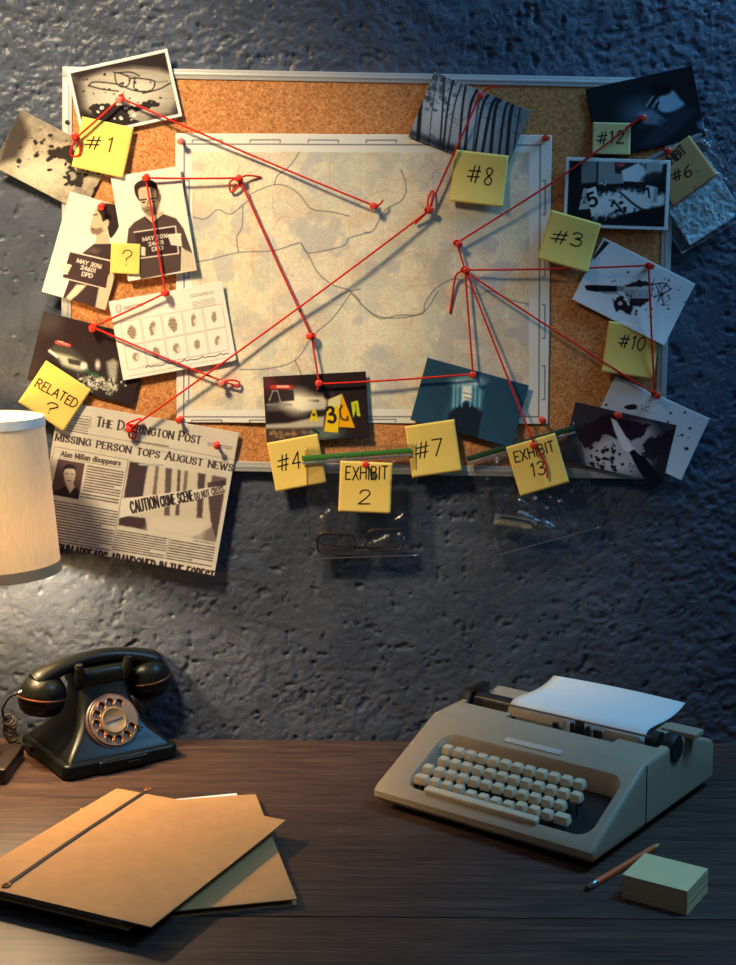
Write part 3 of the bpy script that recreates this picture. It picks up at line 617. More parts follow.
# front mugshot
cv = Canvas([(110, 177.5), (180, 165.5), (196.5, 271), (129, 281)], 140, 212, (226, 220, 202)); cv.use('M1')
cv.poly([(300, 370), (420, 340), (440, 420), (350, 430)], SK, 1, 8)
cv.poly([(180, 560), (190, 460), (230, 415), (300, 375), (350, 420), (425, 360), (510, 390), (560, 460), (620, 630), (600, 640), (545, 580), (540, 745), (275, 795), (260, 640)], (78, 62, 58), 1, 5, False)
cv.poly([(545, 590), (620, 625), (640, 740), (545, 750)], (196, 184, 158), 1, 12)
cv.poly([(245, 190), (262, 270), (290, 340), (330, 372), (375, 368), (392, 300), (400, 210), (360, 160), (280, 165)], SK, 1, 5, True)
cv.poly([(345, 200), (398, 200), (400, 290), (380, 360), (350, 370), (362, 280)], (96, 78, 68), 0.8, 22)
cv.poly([(275, 320), (330, 310), (385, 310), (378, 362), (335, 378), (295, 352)], (90, 72, 62), 0.6, 16)
cv.poly([(232, 220), (230, 170), (270, 138), (330, 130), (380, 160), (392, 225), (402, 280), (385, 260), (375, 200), (330, 178), (280, 182), (255, 205), (262, 270), (245, 250)], HR, 0.97, 6, True)
cv.line([(268, 268), (308, 262)], 11, HR, .9); cv.line([(340, 258), (378, 256)], 11, HR, .9); cv.ell(292, 282, 13, 6, HR, .9); cv.ell(358, 276, 13, 6, HR, .9); cv.line([(322, 270), (316, 312), (332, 318)], 7, SH, .8); cv.line([(305, 338), (350, 335)], 8, (100, 66, 58), .9)
cv.ell(400, 250, 10, 26, SH); cv.line([(300, 385), (350, 425), (420, 372)], 8, (50, 38, 38), .9, True)
cv.poly([(232, 484), (505, 444), (522, 622), (262, 652)], (60, 42, 44), 1, 2); cv.line([(228, 482), (505, 442), (525, 625), (262, 656)], 8, (224, 214, 196))
for k in range(4): cv.line([(462 + k * 6, 505 + k * 18), (535, 500 + k * 22)], 19, (224, 212, 188))
for k in range(4): cv.line([(262, 580 + k * 15), (298, 590 + k * 14)], 15, (224, 212, 188))
cv.line([(525, 500), (540, 570)], 18, (224, 212, 188)); plate_text(cv, [('MAY 2016', (288, 542), (455, 515), 24), ('24601', (328, 574), (425, 560), 24), ('DPD', (352, 608), (422, 598), 24)]); cv.grain(0.03)
P4 = photo(cv, SURF + 8.5, 'front mugshot of a bearded man holding a name board, beside the map', {'r': 2, 'b': 1.5})
# night patrol car
cv = Canvas([(45, 312), (150, 338), (133, 405), (27, 380)], 168, 112, (44, 32, 36)); cv.use('RL')
cv.ell(180, 130, 60, 60, (66, 70, 66), 0.6, 1.5); cv.ell(330, 440, 260, 120, (58, 52, 50), 0.6, 1.4)
cv.poly([(165, 290), (205, 250), (290, 270), (360, 330), (385, 380), (360, 420), (260, 390), (210, 340)], (70, 72, 68), 0.9, 30); cv.poly([(200, 300), (290, 320), (370, 360), (380, 395), (330, 400), (240, 370)], (196, 206, 190), 0.85, 26)
cv.line([(170, 290), (210, 320)], 16, (230, 235, 225), 0.95); cv.poly([(270, 330), (345, 345), (345, 375), (275, 360)], (50, 44, 44), 0.9, 8); cv.ell(360, 372, 18, 18, (244, 244, 228), 1, 1.0)
cv.line([(210, 240), (280, 258)], 18, (226, 70, 74)); cv.line([(220, 236), (245, 242)], 9, (255, 170, 160)); cv.line([(250, 247), (275, 255)], 8, (255, 150, 140))
cv.poly([(340, 450), (420, 430), (545, 470), (545, 520), (470, 500), (400, 490)], (212, 218, 200), 0.7, 30, False, 20); cv.splat(3, 450, 470, 60, 18, 40, 4, 10, (224, 228, 210), .8); cv.splat(13, 450, 475, 60, 20, 30, 3, 8, (46, 44, 42), .8)
cv.poly([(490, 350), (530, 330), (555, 350), (545, 450), (520, 500), (500, 420)], (196, 200, 184), 0.75, 24); cv.ell(440, 365, 14, 26, (226, 230, 218), .9, 1.2); cv.line([(370, 400), (440, 430)], 20, (40, 120, 80), .5); cv.line([(515, 440), (525, 480)], 8, (40, 36, 36)); cv.grain(0.1)
P6 = photo(cv, SURF + 4, 'dark photo of a patrol car at night, lower left of the board', {'l': 5, 'r': 1})
# fingerprint card
cv = Canvas([(109.5, 303), (222, 280), (236.5, 361), (123, 380)], 260, 176, (236, 231, 216)); cv.use('E'); INK = (84, 76, 74)
for r in range(2):
    for k in range(5):
        x0, y0 = 340 + k * 58 + r * 10 + 2, 150 - k * 11.5 + r * 68; Q = [(x0, y0), (x0 + 54, y0 - 11), (x0 + 64, y0 + 54), (x0 + 10, y0 + 65)]; cv.line(Q + [Q[0]], 1.6, (170, 160, 150), .8)
        cx, cy = x0 + 32, y0 + 27; rr = random.Random(k + 7 * r); hx = rr.uniform(9, 14) * (0.75 if k > 2 else 1); hy = rr.uniform(17, 24) * (0.8 if r else 1)
        cv.ell(cx, cy, hx * .86, hy * .86, (134, 116, 94), .9, .35, rr.uniform(-15, 15), .6, k)
        for j in range(4): cv.line([(cx - hx * .7, cy - hy * .6 + j * hy * .4), (cx, cy - hy * .75 + j * hy * .4), (cx + hx * .7, cy - hy * .55 + j * hy * .4)], 1.5, (206, 194, 172), .8, True)
        if (k + r) % 2: cv.ell(cx + 5, cy + 2, 5, 8, (224, 214, 196), .9, .5)
cv.ell(338, 112, 9, 12, (150, 142, 136), .8); cv.ell(338, 112, 5, 8, (230, 224, 210), .8); cv.wordlines((352, 106), (405, 94), (354, 116), 2, 3, INK, .8, .5); cv.wordlines((540, 68), (605, 54), (541, 78), 2, 4, INK, .5); cv.wordlines((545, 88), (608, 74), (548, 112), 4, 6, (150, 140, 134), .6)
for k in range(14): cv.line([(412 + k * 17, 276 - k * 2.8), (420 + k * 17, 270 - k * 2.8 + (k % 3) * 3), (426 + k * 17, 274 - k * 2.8)], 3, INK, .9)
cv.line([(400, 272), (640, 228)], 1.2, (170, 160, 150)); cv.wordlines((365, 296), (640, 246), (366, 302), 1, 9, (170, 162, 152), .6)
cv.border(0.6, (220, 214, 200)); P5 = photo(cv, SURF + 7, 'white fingerprint card with ten smudged prints, overlapping the map corner', {'l': 1, 'b': 2, 'tr': 3}, None, 'fingerprint_card', 'card')
# newspaper
q = [(59.5, 401), (239, 432.5), (215, 574.5), (36, 543)]
cv = Canvas(q, 500, 400, (212, 204, 186)); cv.use('NP'); NI = (66, 54, 56); cv.aa = 0.3
cv.C *= (0.96 + 0.08 * cv.noise(0.1, 2))[..., None]
cv.text('The Darrington Post', (170, 131), (552, 197), 33, NI, thick=.21, thin=.07, serif=1.2, caps=True, sp=1.9)
cv.text('missing person tops August news', (20, 184), (670, 297), 29, NI, thick=.23, thin=.08, serif=1.2, caps=True, sp=1.9)
cv.line([(100, 92), (152, 100), (148, 138), (92, 128)], 2, NI, .7); cv.wordlines((96, 98), (146, 106), (92, 126), 3, 2, NI, .6); cv.wordlines((582, 190), (670, 205), (580, 205), 2, 8, NI, .55)
cv.wordlines((70, 126), (140, 139), (66, 152), 3, 12, NI, .5); cv.wordlines((310, 183), (436, 204), (309, 190), 1, 3, NI, .8, .6); cv.line([(62, 148), (690, 258)], 1.6, NI, .6); cv.line([(30, 160), (685, 272)], 1.3, NI, .5)
cv.text('Alan Millan disappears', (40, 242), (258, 277), 18, NI, thick=.24, thin=.13, serif=.6); cv.line([(34, 248), (262, 286)], 1.6, NI, .7)
cv.line([(18, 208), (288, 256)], 1.8, NI, .7); cv.line([(288, 256), (230, 582)], 2.2, NI, .7); cv.line([(18, 208), (8, 250)], 1.6, NI, .6)
cv.poly([(30, 252), (128, 270), (106, 400), (2, 382)], (92, 72, 70), 1, 1)
cv.poly([(50, 300), (58, 280), (80, 278), (94, 296), (90, 330), (78, 348), (58, 342)], (206, 194, 172), 1, 5, True); cv.poly([(49, 304), (51, 282), (70, 271), (92, 281), (95, 302), (88, 290), (58, 290)], (50, 38, 42), 1, 4, True); cv.poly([(62, 335), (82, 335), (94, 358), (74, 380), (58, 352)], (206, 194, 172), 1, 5); cv.poly([(20, 372), (60, 350), (74, 380), (92, 356), (108, 372), (104, 400), (4, 382)], (52, 40, 44), 1, 6)
cv.line([(58, 306), (66, 306)], 3, (60, 46, 48)); cv.line([(78, 308), (86, 309)], 3, (60, 46, 48)); cv.line([(64, 332), (78, 334)], 3, (90, 70, 66))
cv.wordlines((140, 274), (272, 297), (122, 372), 10, 21, NI, .72); cv.wordlines((114, 374), (252, 398), (112, 396), 2, 22, NI, .72); cv.wordlines((0, 398), (250, 442), (-28, 548), 15, 23, NI, .72)
Q = [(293, 262), (650, 322), (610, 558), (252, 494)]; cv.poly(Q, (206, 194, 172), 1, 1)
for P, a in (([(293, 262), (360, 274), (340, 395), (272, 395)], .95), ([(388, 278), (400, 280), (390, 400), (376, 398)], .6), ([(425, 285), (448, 290), (440, 460), (420, 460)], .75), ([(470, 292), (480, 294), (476, 460), (462, 460)], .8), ([(496, 296), (508, 298), (500, 380), (488, 380)], .6), ([(545, 304), (572, 308), (560, 470), (540, 470)], .85), ([(580, 340), (650, 330), (612, 555), (590, 470)], .85), ([(600, 312), (650, 322), (645, 350), (590, 345)], .7), ([(252, 494), (258, 458), (350, 470), (360, 515)], .95), ([(610, 558), (520, 542), (600, 500)], .5)): cv.poly(P, (64, 48, 52), a, 7, False, 1.2)
cv.poly([(380, 470), (580, 480), (560, 545), (350, 510)], (222, 210, 188), .7, 30)
cv.poly([(262, 400), (648, 350), (640, 378), (256, 470)], (222, 214, 196), 1, 1)
cv.text('CAUTION', (302, 452), (402, 430), 42, (50, 40, 44), thick=.16, thin=.13, sp=2.6); cv.text('CRIME SCENE', (411, 428), (528, 404), 36, (50, 40, 44), thick=.16, thin=.13, sp=2.6); cv.text('DO NOT CROSS', (536, 402), (642, 374), 24, (80, 66, 66), thick=.18, thin=.15, sp=2.4)
cv.wordlines((250, 510), (436, 542), (232, 588), 9, 31, NI, .72); cv.wordlines((444, 545), (608, 573), (430, 622), 8, 32, NI, .72); cv.line([(440, 540), (425, 618)], 1.6, NI, .6)
cv.wordlines((530, 549), (606, 562), (529, 555), 1, 33, NI, .6, .6)
cv.text('APPEARS ABANDONED IN THE FOREST', (90, 614), (600, 704), 40, (56, 44, 46), thick=.2, thin=.13, sp=2.4); cv.text('ALBUM', (-5, 597), (80, 612), 40, (56, 44, 46), thick=.2, thin=.13, sp=2.4)
NPAP = sheet('newspaper', q, SURF + 3, {'wave': 0.7, 'b': 5, 'br': 3, 'tr': 4}, cv.nx, cv.ny, cv.C, M['paper'], 0.0011); tag(NPAP.o, 'yellowed folded newspaper front page pinned below the board, beside the lampshade', 'newspaper')

# ------------------------------------------------------------------ photo prints, right side of the board
cv = Canvas(zz('B', (447, 50), (665, 140), (608, 292), (388, 197)), 168, 118, (116, 126, 132)); cv.use('B')
cv.ell(475, 135, 80, 75, (222, 226, 222), .9, 1.4); cv.ell(560, 170, 60, 50, (206, 210, 208), .6, 1.4); cv.ell(620, 160, 50, 60, (120, 132, 140), .5, 1.4)
rn = random.Random(11)
for x0, x1, wd in ((425, 405, 14), (455, 428, 3), (470, 455, 6), (492, 462, 7), (512, 470, 5), (520, 500, 8), (548, 512, 9), (560, 530, 4), (575, 532, 9), (596, 548, 11), (606, 572, 12), (628, 590, 9), (640, 610, 12), (655, 622, 5)): cv.line([(x0, 40 + (x0 - 440) * .4), ((x0 + x1) / 2 + rn.uniform(-4, 4), 140), (x1, 300)], wd * .68, (34, 36, 40), .93, True)
for _ in range(40): x = rn.uniform(430, 650); y = rn.uniform(55, 150) + (x - 440) * .35; cv.line([(x, y), (x + rn.uniform(-22, 22), y - rn.uniform(5, 25))], 1.6, (44, 46, 50), .6)
cv.poly([(388, 197), (610, 292), (608, 262), (392, 182)], (28, 28, 32), .8, 18, False, 6); cv.splat(3, 440, 90, 22, 26, 46, 3, 8, (60, 64, 68), .5); cv.grain(.06)
P8 = photo(cv, SURF + 5.5, 'photo of bare misty forest trunks, at the top edge of the board', {'tl': 2, 'r': 2})
# dark photo, top right
cv = Canvas([(585, 88.5), (691, 66.5), (706, 137), (600, 159)], 168, 112, (26, 27, 32)); cv.use('R')
cv.ell(300, 270, 70, 50, (120, 150, 170), .55, 1.6, -10); cv.poly([(385, 215), (440, 175), (480, 215), (500, 245), (440, 275), (390, 262)], (150, 180, 196), 1, 14, True); cv.poly([(300, 275), (360, 262), (430, 310), (400, 335), (320, 320)], (128, 150, 166), .7, 14)
for k in range(4): cv.line([(335 + k * 14, 245 + k * 3), (362 + k * 9, 205 + k * 8)], 8, (12, 12, 16) if k % 2 else (150, 160, 160), .9)
cv.ell(400, 175, 45, 26, (12, 12, 16), 1, .4); cv.poly([(420, 290), (500, 250), (560, 270), (470, 360), (380, 420), (300, 420)], (46, 56, 72), .8, 30); cv.ell(590, 335, 30, 20, (120, 168, 196), .8, 1, 20); cv.grain(.1)
P9 = photo(cv, SURF + 4, 'murky dark photo with one pale blur, top right corner of the board', {'r': 3, 'tr': 2})
# numbered markers on floor
cv = Canvas([(566, 157), (670.5, 160.5), (667.5, 230.5), (563, 227)], 168, 112, (26, 26, 28)); cv.use('R')
cv.poly([(125, 485), (330, 485), (330, 580), (120, 590)], (150, 152, 148), .95, 4); cv.poly([(50, 485), (118, 485), (115, 580), (50, 585)], (130, 134, 132), .9, 8); cv.line([(122, 485), (120, 590)], 6, (50, 50, 52)); cv.poly([(195, 490), (320, 488), (300, 520), (230, 545), (198, 540)], (40, 36, 38), .95, 3); cv.ell(222, 503, 20, 10, (190, 70, 80), .9)
cv.poly([(225, 530), (300, 495), (335, 530), (325, 600), (235, 580)], (220, 224, 222), 1, 8); cv.poly([(335, 490), (410, 490), (400, 540), (345, 575), (330, 540)], (178, 186, 186), 1, 12); cv.poly([(235, 575), (330, 580), (325, 625), (240, 620)], (30, 28, 30), .95, 4); cv.ell(360, 560, 50, 22, (40, 38, 42), .9, .6, -20)
cv.poly([(100, 640), (225, 610), (420, 640), (415, 690), (250, 715), (110, 740)], (240, 240, 234), .9, 24, False, 10)
for P in ([(220, 625), (300, 690), (370, 715)], [(190, 660), (240, 720)], [(130, 600), (200, 615)]): cv.line(P, 10, (30, 28, 30), .9, True)
cv.splat(5, 215, 690, 22, 18, 18, 4, 10, (30, 28, 30)); cv.splat(6, 160, 605, 30, 8, 20, 3, 9, (36, 34, 36)); cv.poly([(130, 785), (210, 730), (330, 700), (420, 680), (420, 790)], (24, 23, 26), .97, 12)
cv.poly([(38, 700), (60, 605), (85, 610), (95, 695)], (186, 186, 178), 1, 2); cv.poly([(76, 610), (112, 598), (138, 700), (95, 732)], (226, 226, 216), 1, 2); cv.text('5', (92, 688), (122, 676), 56, (20, 20, 22), thick=.24, thin=.2); cv.text('2', (56, 672), (74, 668), 26, (40, 40, 42), thick=.16, thin=.12)
cv.poly([(322, 655), (335, 592), (372, 600), (362, 672)], (206, 208, 202), 1, 2); cv.poly([(372, 600), (386, 604), (380, 665), (362, 672)], (150, 152, 150), 1, 2); cv.text('1', (334, 648), (354, 645), 42, (20, 20, 22), thick=.2, thin=.16); cv.poly([(132, 588), (140, 566), (158, 570), (158, 596)], (196, 196, 188), 1, 2); cv.text('3', (139, 590), (153, 588), 20, (30, 30, 32), thick=.16, thin=.14)
cv.border(3.4, (216, 216, 214)); cv.grain(.05)
P10 = photo(cv, SURF + 9.5, 'white-bordered photo of numbered evidence markers on a floor, right of the map', {'wave': 0.3})
# knife on white paper
BL = (44, 26, 32)
cv = Canvas([(603.5, 238), (695.5, 283.5), (663, 345), (571, 299.5)], 168, 112, (226, 226, 224)); cv.use('KN')
cv.poly([(118, 100), (160, 40), (178, 48), (120, 108)], (40, 36, 40), 1, 2); cv.poly([(230, 200), (285, 178), (330, 190), (340, 165), (330, 230), (300, 270), (250, 268)], BL, .97, 2, False, 4); cv.poly([(190, 262), (215, 235), (232, 250), (240, 268), (260, 265), (250, 300), (215, 285), (196, 292)], BL, .97, 2, True, 4); cv.ell(214, 262, 8, 7, (224, 222, 220))
cv.poly([(228, 205), (330, 198), (326, 244), (238, 244), (226, 220)], (170, 172, 172), 1, 2); cv.poly([(228, 205), (330, 198), (329, 212), (228, 215)], (206, 208, 208), .8, 3); cv.poly([(86, 200), (105, 197), (205, 200), (205, 220), (130, 222), (92, 216)], (24, 22, 26), 1, 2); cv.poly([(203, 200), (228, 202), (228, 218), (203, 220)], (130, 132, 134), 1, 1); cv.poly([(140, 215), (200, 220), (215, 230), (150, 228)], (80, 76, 80), .5, 4)
for P in ([(330, 195), (375, 190), (395, 210)], [(335, 240), (370, 225), (400, 208)], [(345, 200), (365, 240), (372, 265)], [(352, 190), (365, 215), (350, 255)]): cv.line(P, 4, BL, .85, True)
cv.splat(3, 300, 235, 60, 40, 40, 1.5, 5, BL); cv.splat(4, 270, 290, 30, 16, 8, 3, 7, BL); cv.splat(14, 370, 215, 18, 30, 14, 2, 5, BL); cv.grain(.02)
P11 = photo(cv, SURF + 4.5, 'photo of a black-handled knife lying on white paper, right side of the board', {'br': 4, 'b': 3, 'r': 2})
# drops on white paper
cv = Canvas([(615.5, 376), (709, 418), (680, 479.5), (586.5, 437.5)], 160, 108, (214, 220, 222)); cv.use('KN')
cv.poly([(228, 635), (245, 625), (270, 624), (274, 638), (250, 643)], BL, 1, 2, True); cv.splat(3, 312, 640, 20, 7, 22, 1.2, 3, (90, 80, 86)); cv.splat(5, 430, 700, 30, 40, 9, 3, 6, BL); cv.ell(450, 780, 8, 6, BL); cv.ell(165, 625, 5, 4, BL)
P13 = photo(cv, SURF + 3.5, 'white sheet photo with a few dark drops, lower right corner of the board', {'r': 5, 'br': 3})
# knife on dark floor
cv = Canvas([(575.5, 400.7), (675.5, 426), (663, 484.5), (562, 459)], 168, 112, (60, 52, 56)); cv.use('KN')
cv.ell(200, 800, 120, 90, (206, 196, 190), .9, .9); cv.ell(280, 730, 60, 40, (196, 186, 182), .8, .9); cv.poly([(60, 710), (110, 680), (180, 655), (235, 680), (320, 700), (290, 740), (255, 755), (230, 735), (200, 745), (160, 730), (130, 755), (100, 780), (80, 770)], (44, 24, 34), .97, 4, False, 6); cv.poly([(290, 800), (310, 750), (350, 740), (400, 710), (405, 780), (350, 800), (330, 830)], (40, 26, 34), .95, 6, False, 8); cv.poly([(340, 800), (400, 760), (370, 910), (330, 900)], (40, 32, 38), .9, 30); cv.poly([(20, 880), (40, 760), (70, 770), (90, 850), (60, 890)], (40, 38, 46), .9, 30)
cv.splat(3, 160, 820, 26, 34, 44, 3, 9, (46, 28, 36)); cv.splat(9, 290, 840, 30, 20, 16, 2, 5, (60, 40, 46))
cv.poly([(180, 670), (200, 680), (262, 785), (250, 798), (225, 782), (195, 720)], (226, 224, 222), 1, 3); cv.poly([(248, 795), (268, 782), (300, 810), (370, 900), (340, 915), (300, 890), (270, 840)], (18, 16, 20), 1, 3); cv.line([(262, 780), (290, 805)], 5, (220, 218, 216), .9); cv.grain(.06)
P12 = photo(cv, SURF + 6, 'dark photo of a knife on a blood-spattered floor, bottom right of the board', {'b': 2, 'br': 3})
# patrol car and yellow markers
cv = Canvas(zz('PC', (46, 102), (650, 64), (676, 462), (70, 482)), 176, 124, (40, 30, 32)); cv.use('PC')
cv.poly([(48, 100), (250, 88), (250, 180), (60, 200)], (70, 40, 40), .7, 50); cv.ell(70, 130, 40, 60, (130, 60, 56), .5, 1.4); cv.poly([(80, 185), (110, 165), (230, 175), (260, 195), (240, 235), (80, 240)], (46, 40, 42), .9, 8); cv.line([(82, 232), (100, 180), (130, 178)], 6, (190, 160, 150), .9); cv.line([(125, 182), (150, 240)], 6, (220, 200, 190), .9)
cv.poly([(70, 250), (230, 250), (420, 230), (420, 280), (260, 300), (70, 300)], (90, 84, 82), .6, 20); cv.poly([(230, 220), (400, 215), (425, 240), (415, 290), (280, 302), (230, 280)], (220, 212, 190), .85, 20); cv.line([(320, 238), (370, 240)], 16, (60, 56, 54), .9)
cv.ell(250, 245, 75, 62, (255, 246, 214), 1, 1.3); cv.ell(260, 240, 130, 26, (255, 246, 214), .5, 1.6, -12); cv.poly([(85, 190), (120, 172), (225, 178), (232, 238), (85, 246)], (52, 44, 46), .95, 5); cv.line([(84, 240), (104, 184), (132, 180), (150, 244)], 5, (200, 176, 166), .9); cv.line([(70, 262), (215, 262)], 10, (150, 140, 134), .8); cv.line([(98, 160), (210, 160)], 24, (206, 50, 44)); cv.line([(130, 157), (195, 157)], 13, (255, 190, 170)); cv.poly([(60, 375), (200, 368), (330, 340), (410, 330), (405, 395), (250, 400), (60, 400)], (216, 204, 178), .85, 18); cv.poly([(70, 400), (400, 400), (500, 440), (400, 470), (75, 480)], (110, 92, 74), .55, 30); cv.ell(420, 430, 90, 34, (96, 130, 124), .7, 1.2); cv.splat(4, 180, 430, 80, 16, 30, 5, 16, (206, 150, 90), .35); cv.line([(345, 410), (375, 430)], 16, (28, 44, 44), .9)
YL = (236, 196, 20); cv.poly([(320, 360), (340, 290), (356, 290), (375, 362), (352, 362), (348, 340), (338, 362)], (226, 200, 30), 1, 3); cv.poly([(338, 312), (356, 312), (358, 330), (336, 330)], (40, 36, 30), .8, 3)
cv.poly([(408, 420), (432, 232), (512, 200), (500, 290), (490, 430)], YL, 1, 3); cv.poly([(432, 232), (512, 200), (500, 270), (430, 280)], (214, 214, 190), .8, 14); cv.poly([(512, 200), (590, 402), (495, 395), (505, 290)], (238, 168, 16), 1, 3); cv.poly([(565, 250), (605, 238), (622, 335), (600, 330), (592, 300), (580, 345)], (196, 206, 40), 1, 3); cv.line([(590, 262), (600, 330)], 6, (70, 66, 40), .7)
cv.text('3', (436, 372), (478, 364), 92, (30, 26, 26), thick=.2, thin=.15); cv.line([(512, 270), (500, 300), (512, 345), (545, 355), (545, 335)], 12, (60, 44, 24), .9, True); cv.grain(.04)
P14 = photo(cv, SURF + 7, 'colour photo of a patrol car behind yellow numbered markers, under the map', {'b': 2, 'r': 1})
# blue corridor
cv = Canvas(zz('F', (408, 142), (622, 210), (590, 338), (367, 283)), 168, 112, (46, 84, 106)); cv.use('F')
cv.poly([(408, 142), (450, 155), (470, 180), (440, 270), (446, 302), (367, 283)], (38, 72, 92), .9, 12); cv.poly([(540, 185), (622, 210), (590, 338), (510, 318), (516, 250)], (40, 78, 100), .9, 12); cv.poly([(455, 262), (488, 238), (525, 262), (515, 322), (440, 302)], (26, 38, 50), .97, 6); cv.poly([(460, 195), (530, 205), (522, 262), (490, 240), (456, 262)], (70, 130, 154), 1, 8)
for x in (464, 472, 482, 500, 510, 520): cv.line([(x, 196), (x - 2, 252)], 3, (150, 214, 226), .8)
cv.poly([(482, 205), (502, 207), (500, 240), (490, 236), (480, 244)], (226, 246, 240), 1, 5); cv.line([(470, 196), (525, 204)], 6, (206, 244, 246), .9); cv.ell(492, 198, 30, 10, (196, 240, 244), .8, 1.4); cv.ell(492, 225, 9, 12, (255, 250, 220), 1, .9); cv.line([(484, 222), (502, 226)], 2, (60, 80, 90), .8); cv.line([(486, 232), (500, 236)], 2, (60, 80, 90), .8)
P15 = photo(cv, SURF + 7, 'blue photo of a lit corridor, lying over the lower map edge', {'r': 2, 'b': 2.5})

# ------------------------------------------------------------------ sticky notes
note(zz('A', (243, 225), (392, 258), (365, 408), (212, 372)), SURF + 8, 'yellow sticky note numbered 1, top left under the spectacles photo', [('#', (250, 318), (292, 322), 38, 'A'), ('1', (312, 328), (326, 330), 42, 'A')], {'b': 5})
note(zz('A', (330, 598), (412, 600), (412, 690), (322, 686)), SURF + 11, 'small yellow sticky note bearing only a question mark, between the mugshots', [('?', (356, 662), (384, 662), 44, 'A')], {'b': 2}, wpx=0.9)
note([(47, 361), (92, 390), (64, 430), (18, 402)], SURF + 9, 'yellow sticky note reading RELATED, tilted above the lampshade', [('RELATED', (82, 490), (308, 612), 52, 'RL'), ('?', (132, 632), (195, 648), 62, 'RL')], {'l': 3, 'b': 4})
note(zz('B', (497, 232), (617, 240), (605, 365), (480, 345)), SURF + 8, 'yellow sticky note numbered 8, hanging under the forest photo', [('#8', (520, 300), (576, 306), 38, 'B')], {'b': 6})
note(zz('C', (222, 257), (360, 262), (357, 378), (222, 370)), SURF + 7, 'pale yellow sticky note numbered 12, on the murky dark photo', [('#12', (240, 336), (336, 332), 44, 'C')], {'b': 2}, 'note_pale')
note(zz('C', (77, 570), (253, 622), (205, 797), (25, 745)), SURF + 12.6, 'yellow sticky note numbered 3, tilted below the evidence marker photo', [('#3', (70, 684), (180, 704), 48, 'C')], {'b': 4, 'br': 3})
note([(645, 168), (689.5, 135), (717.5, 174.5), (673, 207.5)], SURF + 8.2, 'tan sticky note reading EXHIBIT 6, at the far right edge', [('EXHIBIT', (420, 525), (512, 448), 42, 'R'), ('#6', (452, 580), (540, 548), 48, 'R')], {'wave': 0.2}, 'note_tan')
note(zz('G', (370, 232), (518, 255), (498, 402), (348, 377)), SURF + 8, 'yellow sticky note numbered 10, under the white paper knife photo', [('#10', (396, 305), (468, 318), 38, 'G')], {'b': 5})
note(zz('F', (58, 330), (168, 312), (187, 415), (78, 438)), SURF + 9.5, 'yellow sticky note numbered 4, left of the spectacles bag', [('#4', (84, 394), (134, 386), 36, 'F')], {'b': 3})
note(zz('F', (357, 293), (462, 282), (482, 390), (372, 407)), SURF + 11, 'yellow sticky note numbered 7, under the blue corridor photo', [('#7', (380, 366), (436, 360), 36, 'F')], {'b': 3})
note(zz('F', (217, 370), (330, 374), (326, 485), (213, 478)), SURF + 18, 'yellow sticky note reading EXHIBIT 2, on the spectacles bag', [('EXHIBIT', (229, 410), (318, 408), 27, 'F'), ('2', (256, 462), (282, 462), 30, 'F')], {'b': 3})
note(zz('G', (75, 595), (215, 555), (257, 695), (115, 737)), SURF + 15, 'yellow sticky note reading EXHIBIT 13, on the knife bag', [('EXHIBIT', (104, 640), (214, 606), 30, 'G'), ('13', (148, 682), (188, 672), 38, 'G')], {'b': 3})

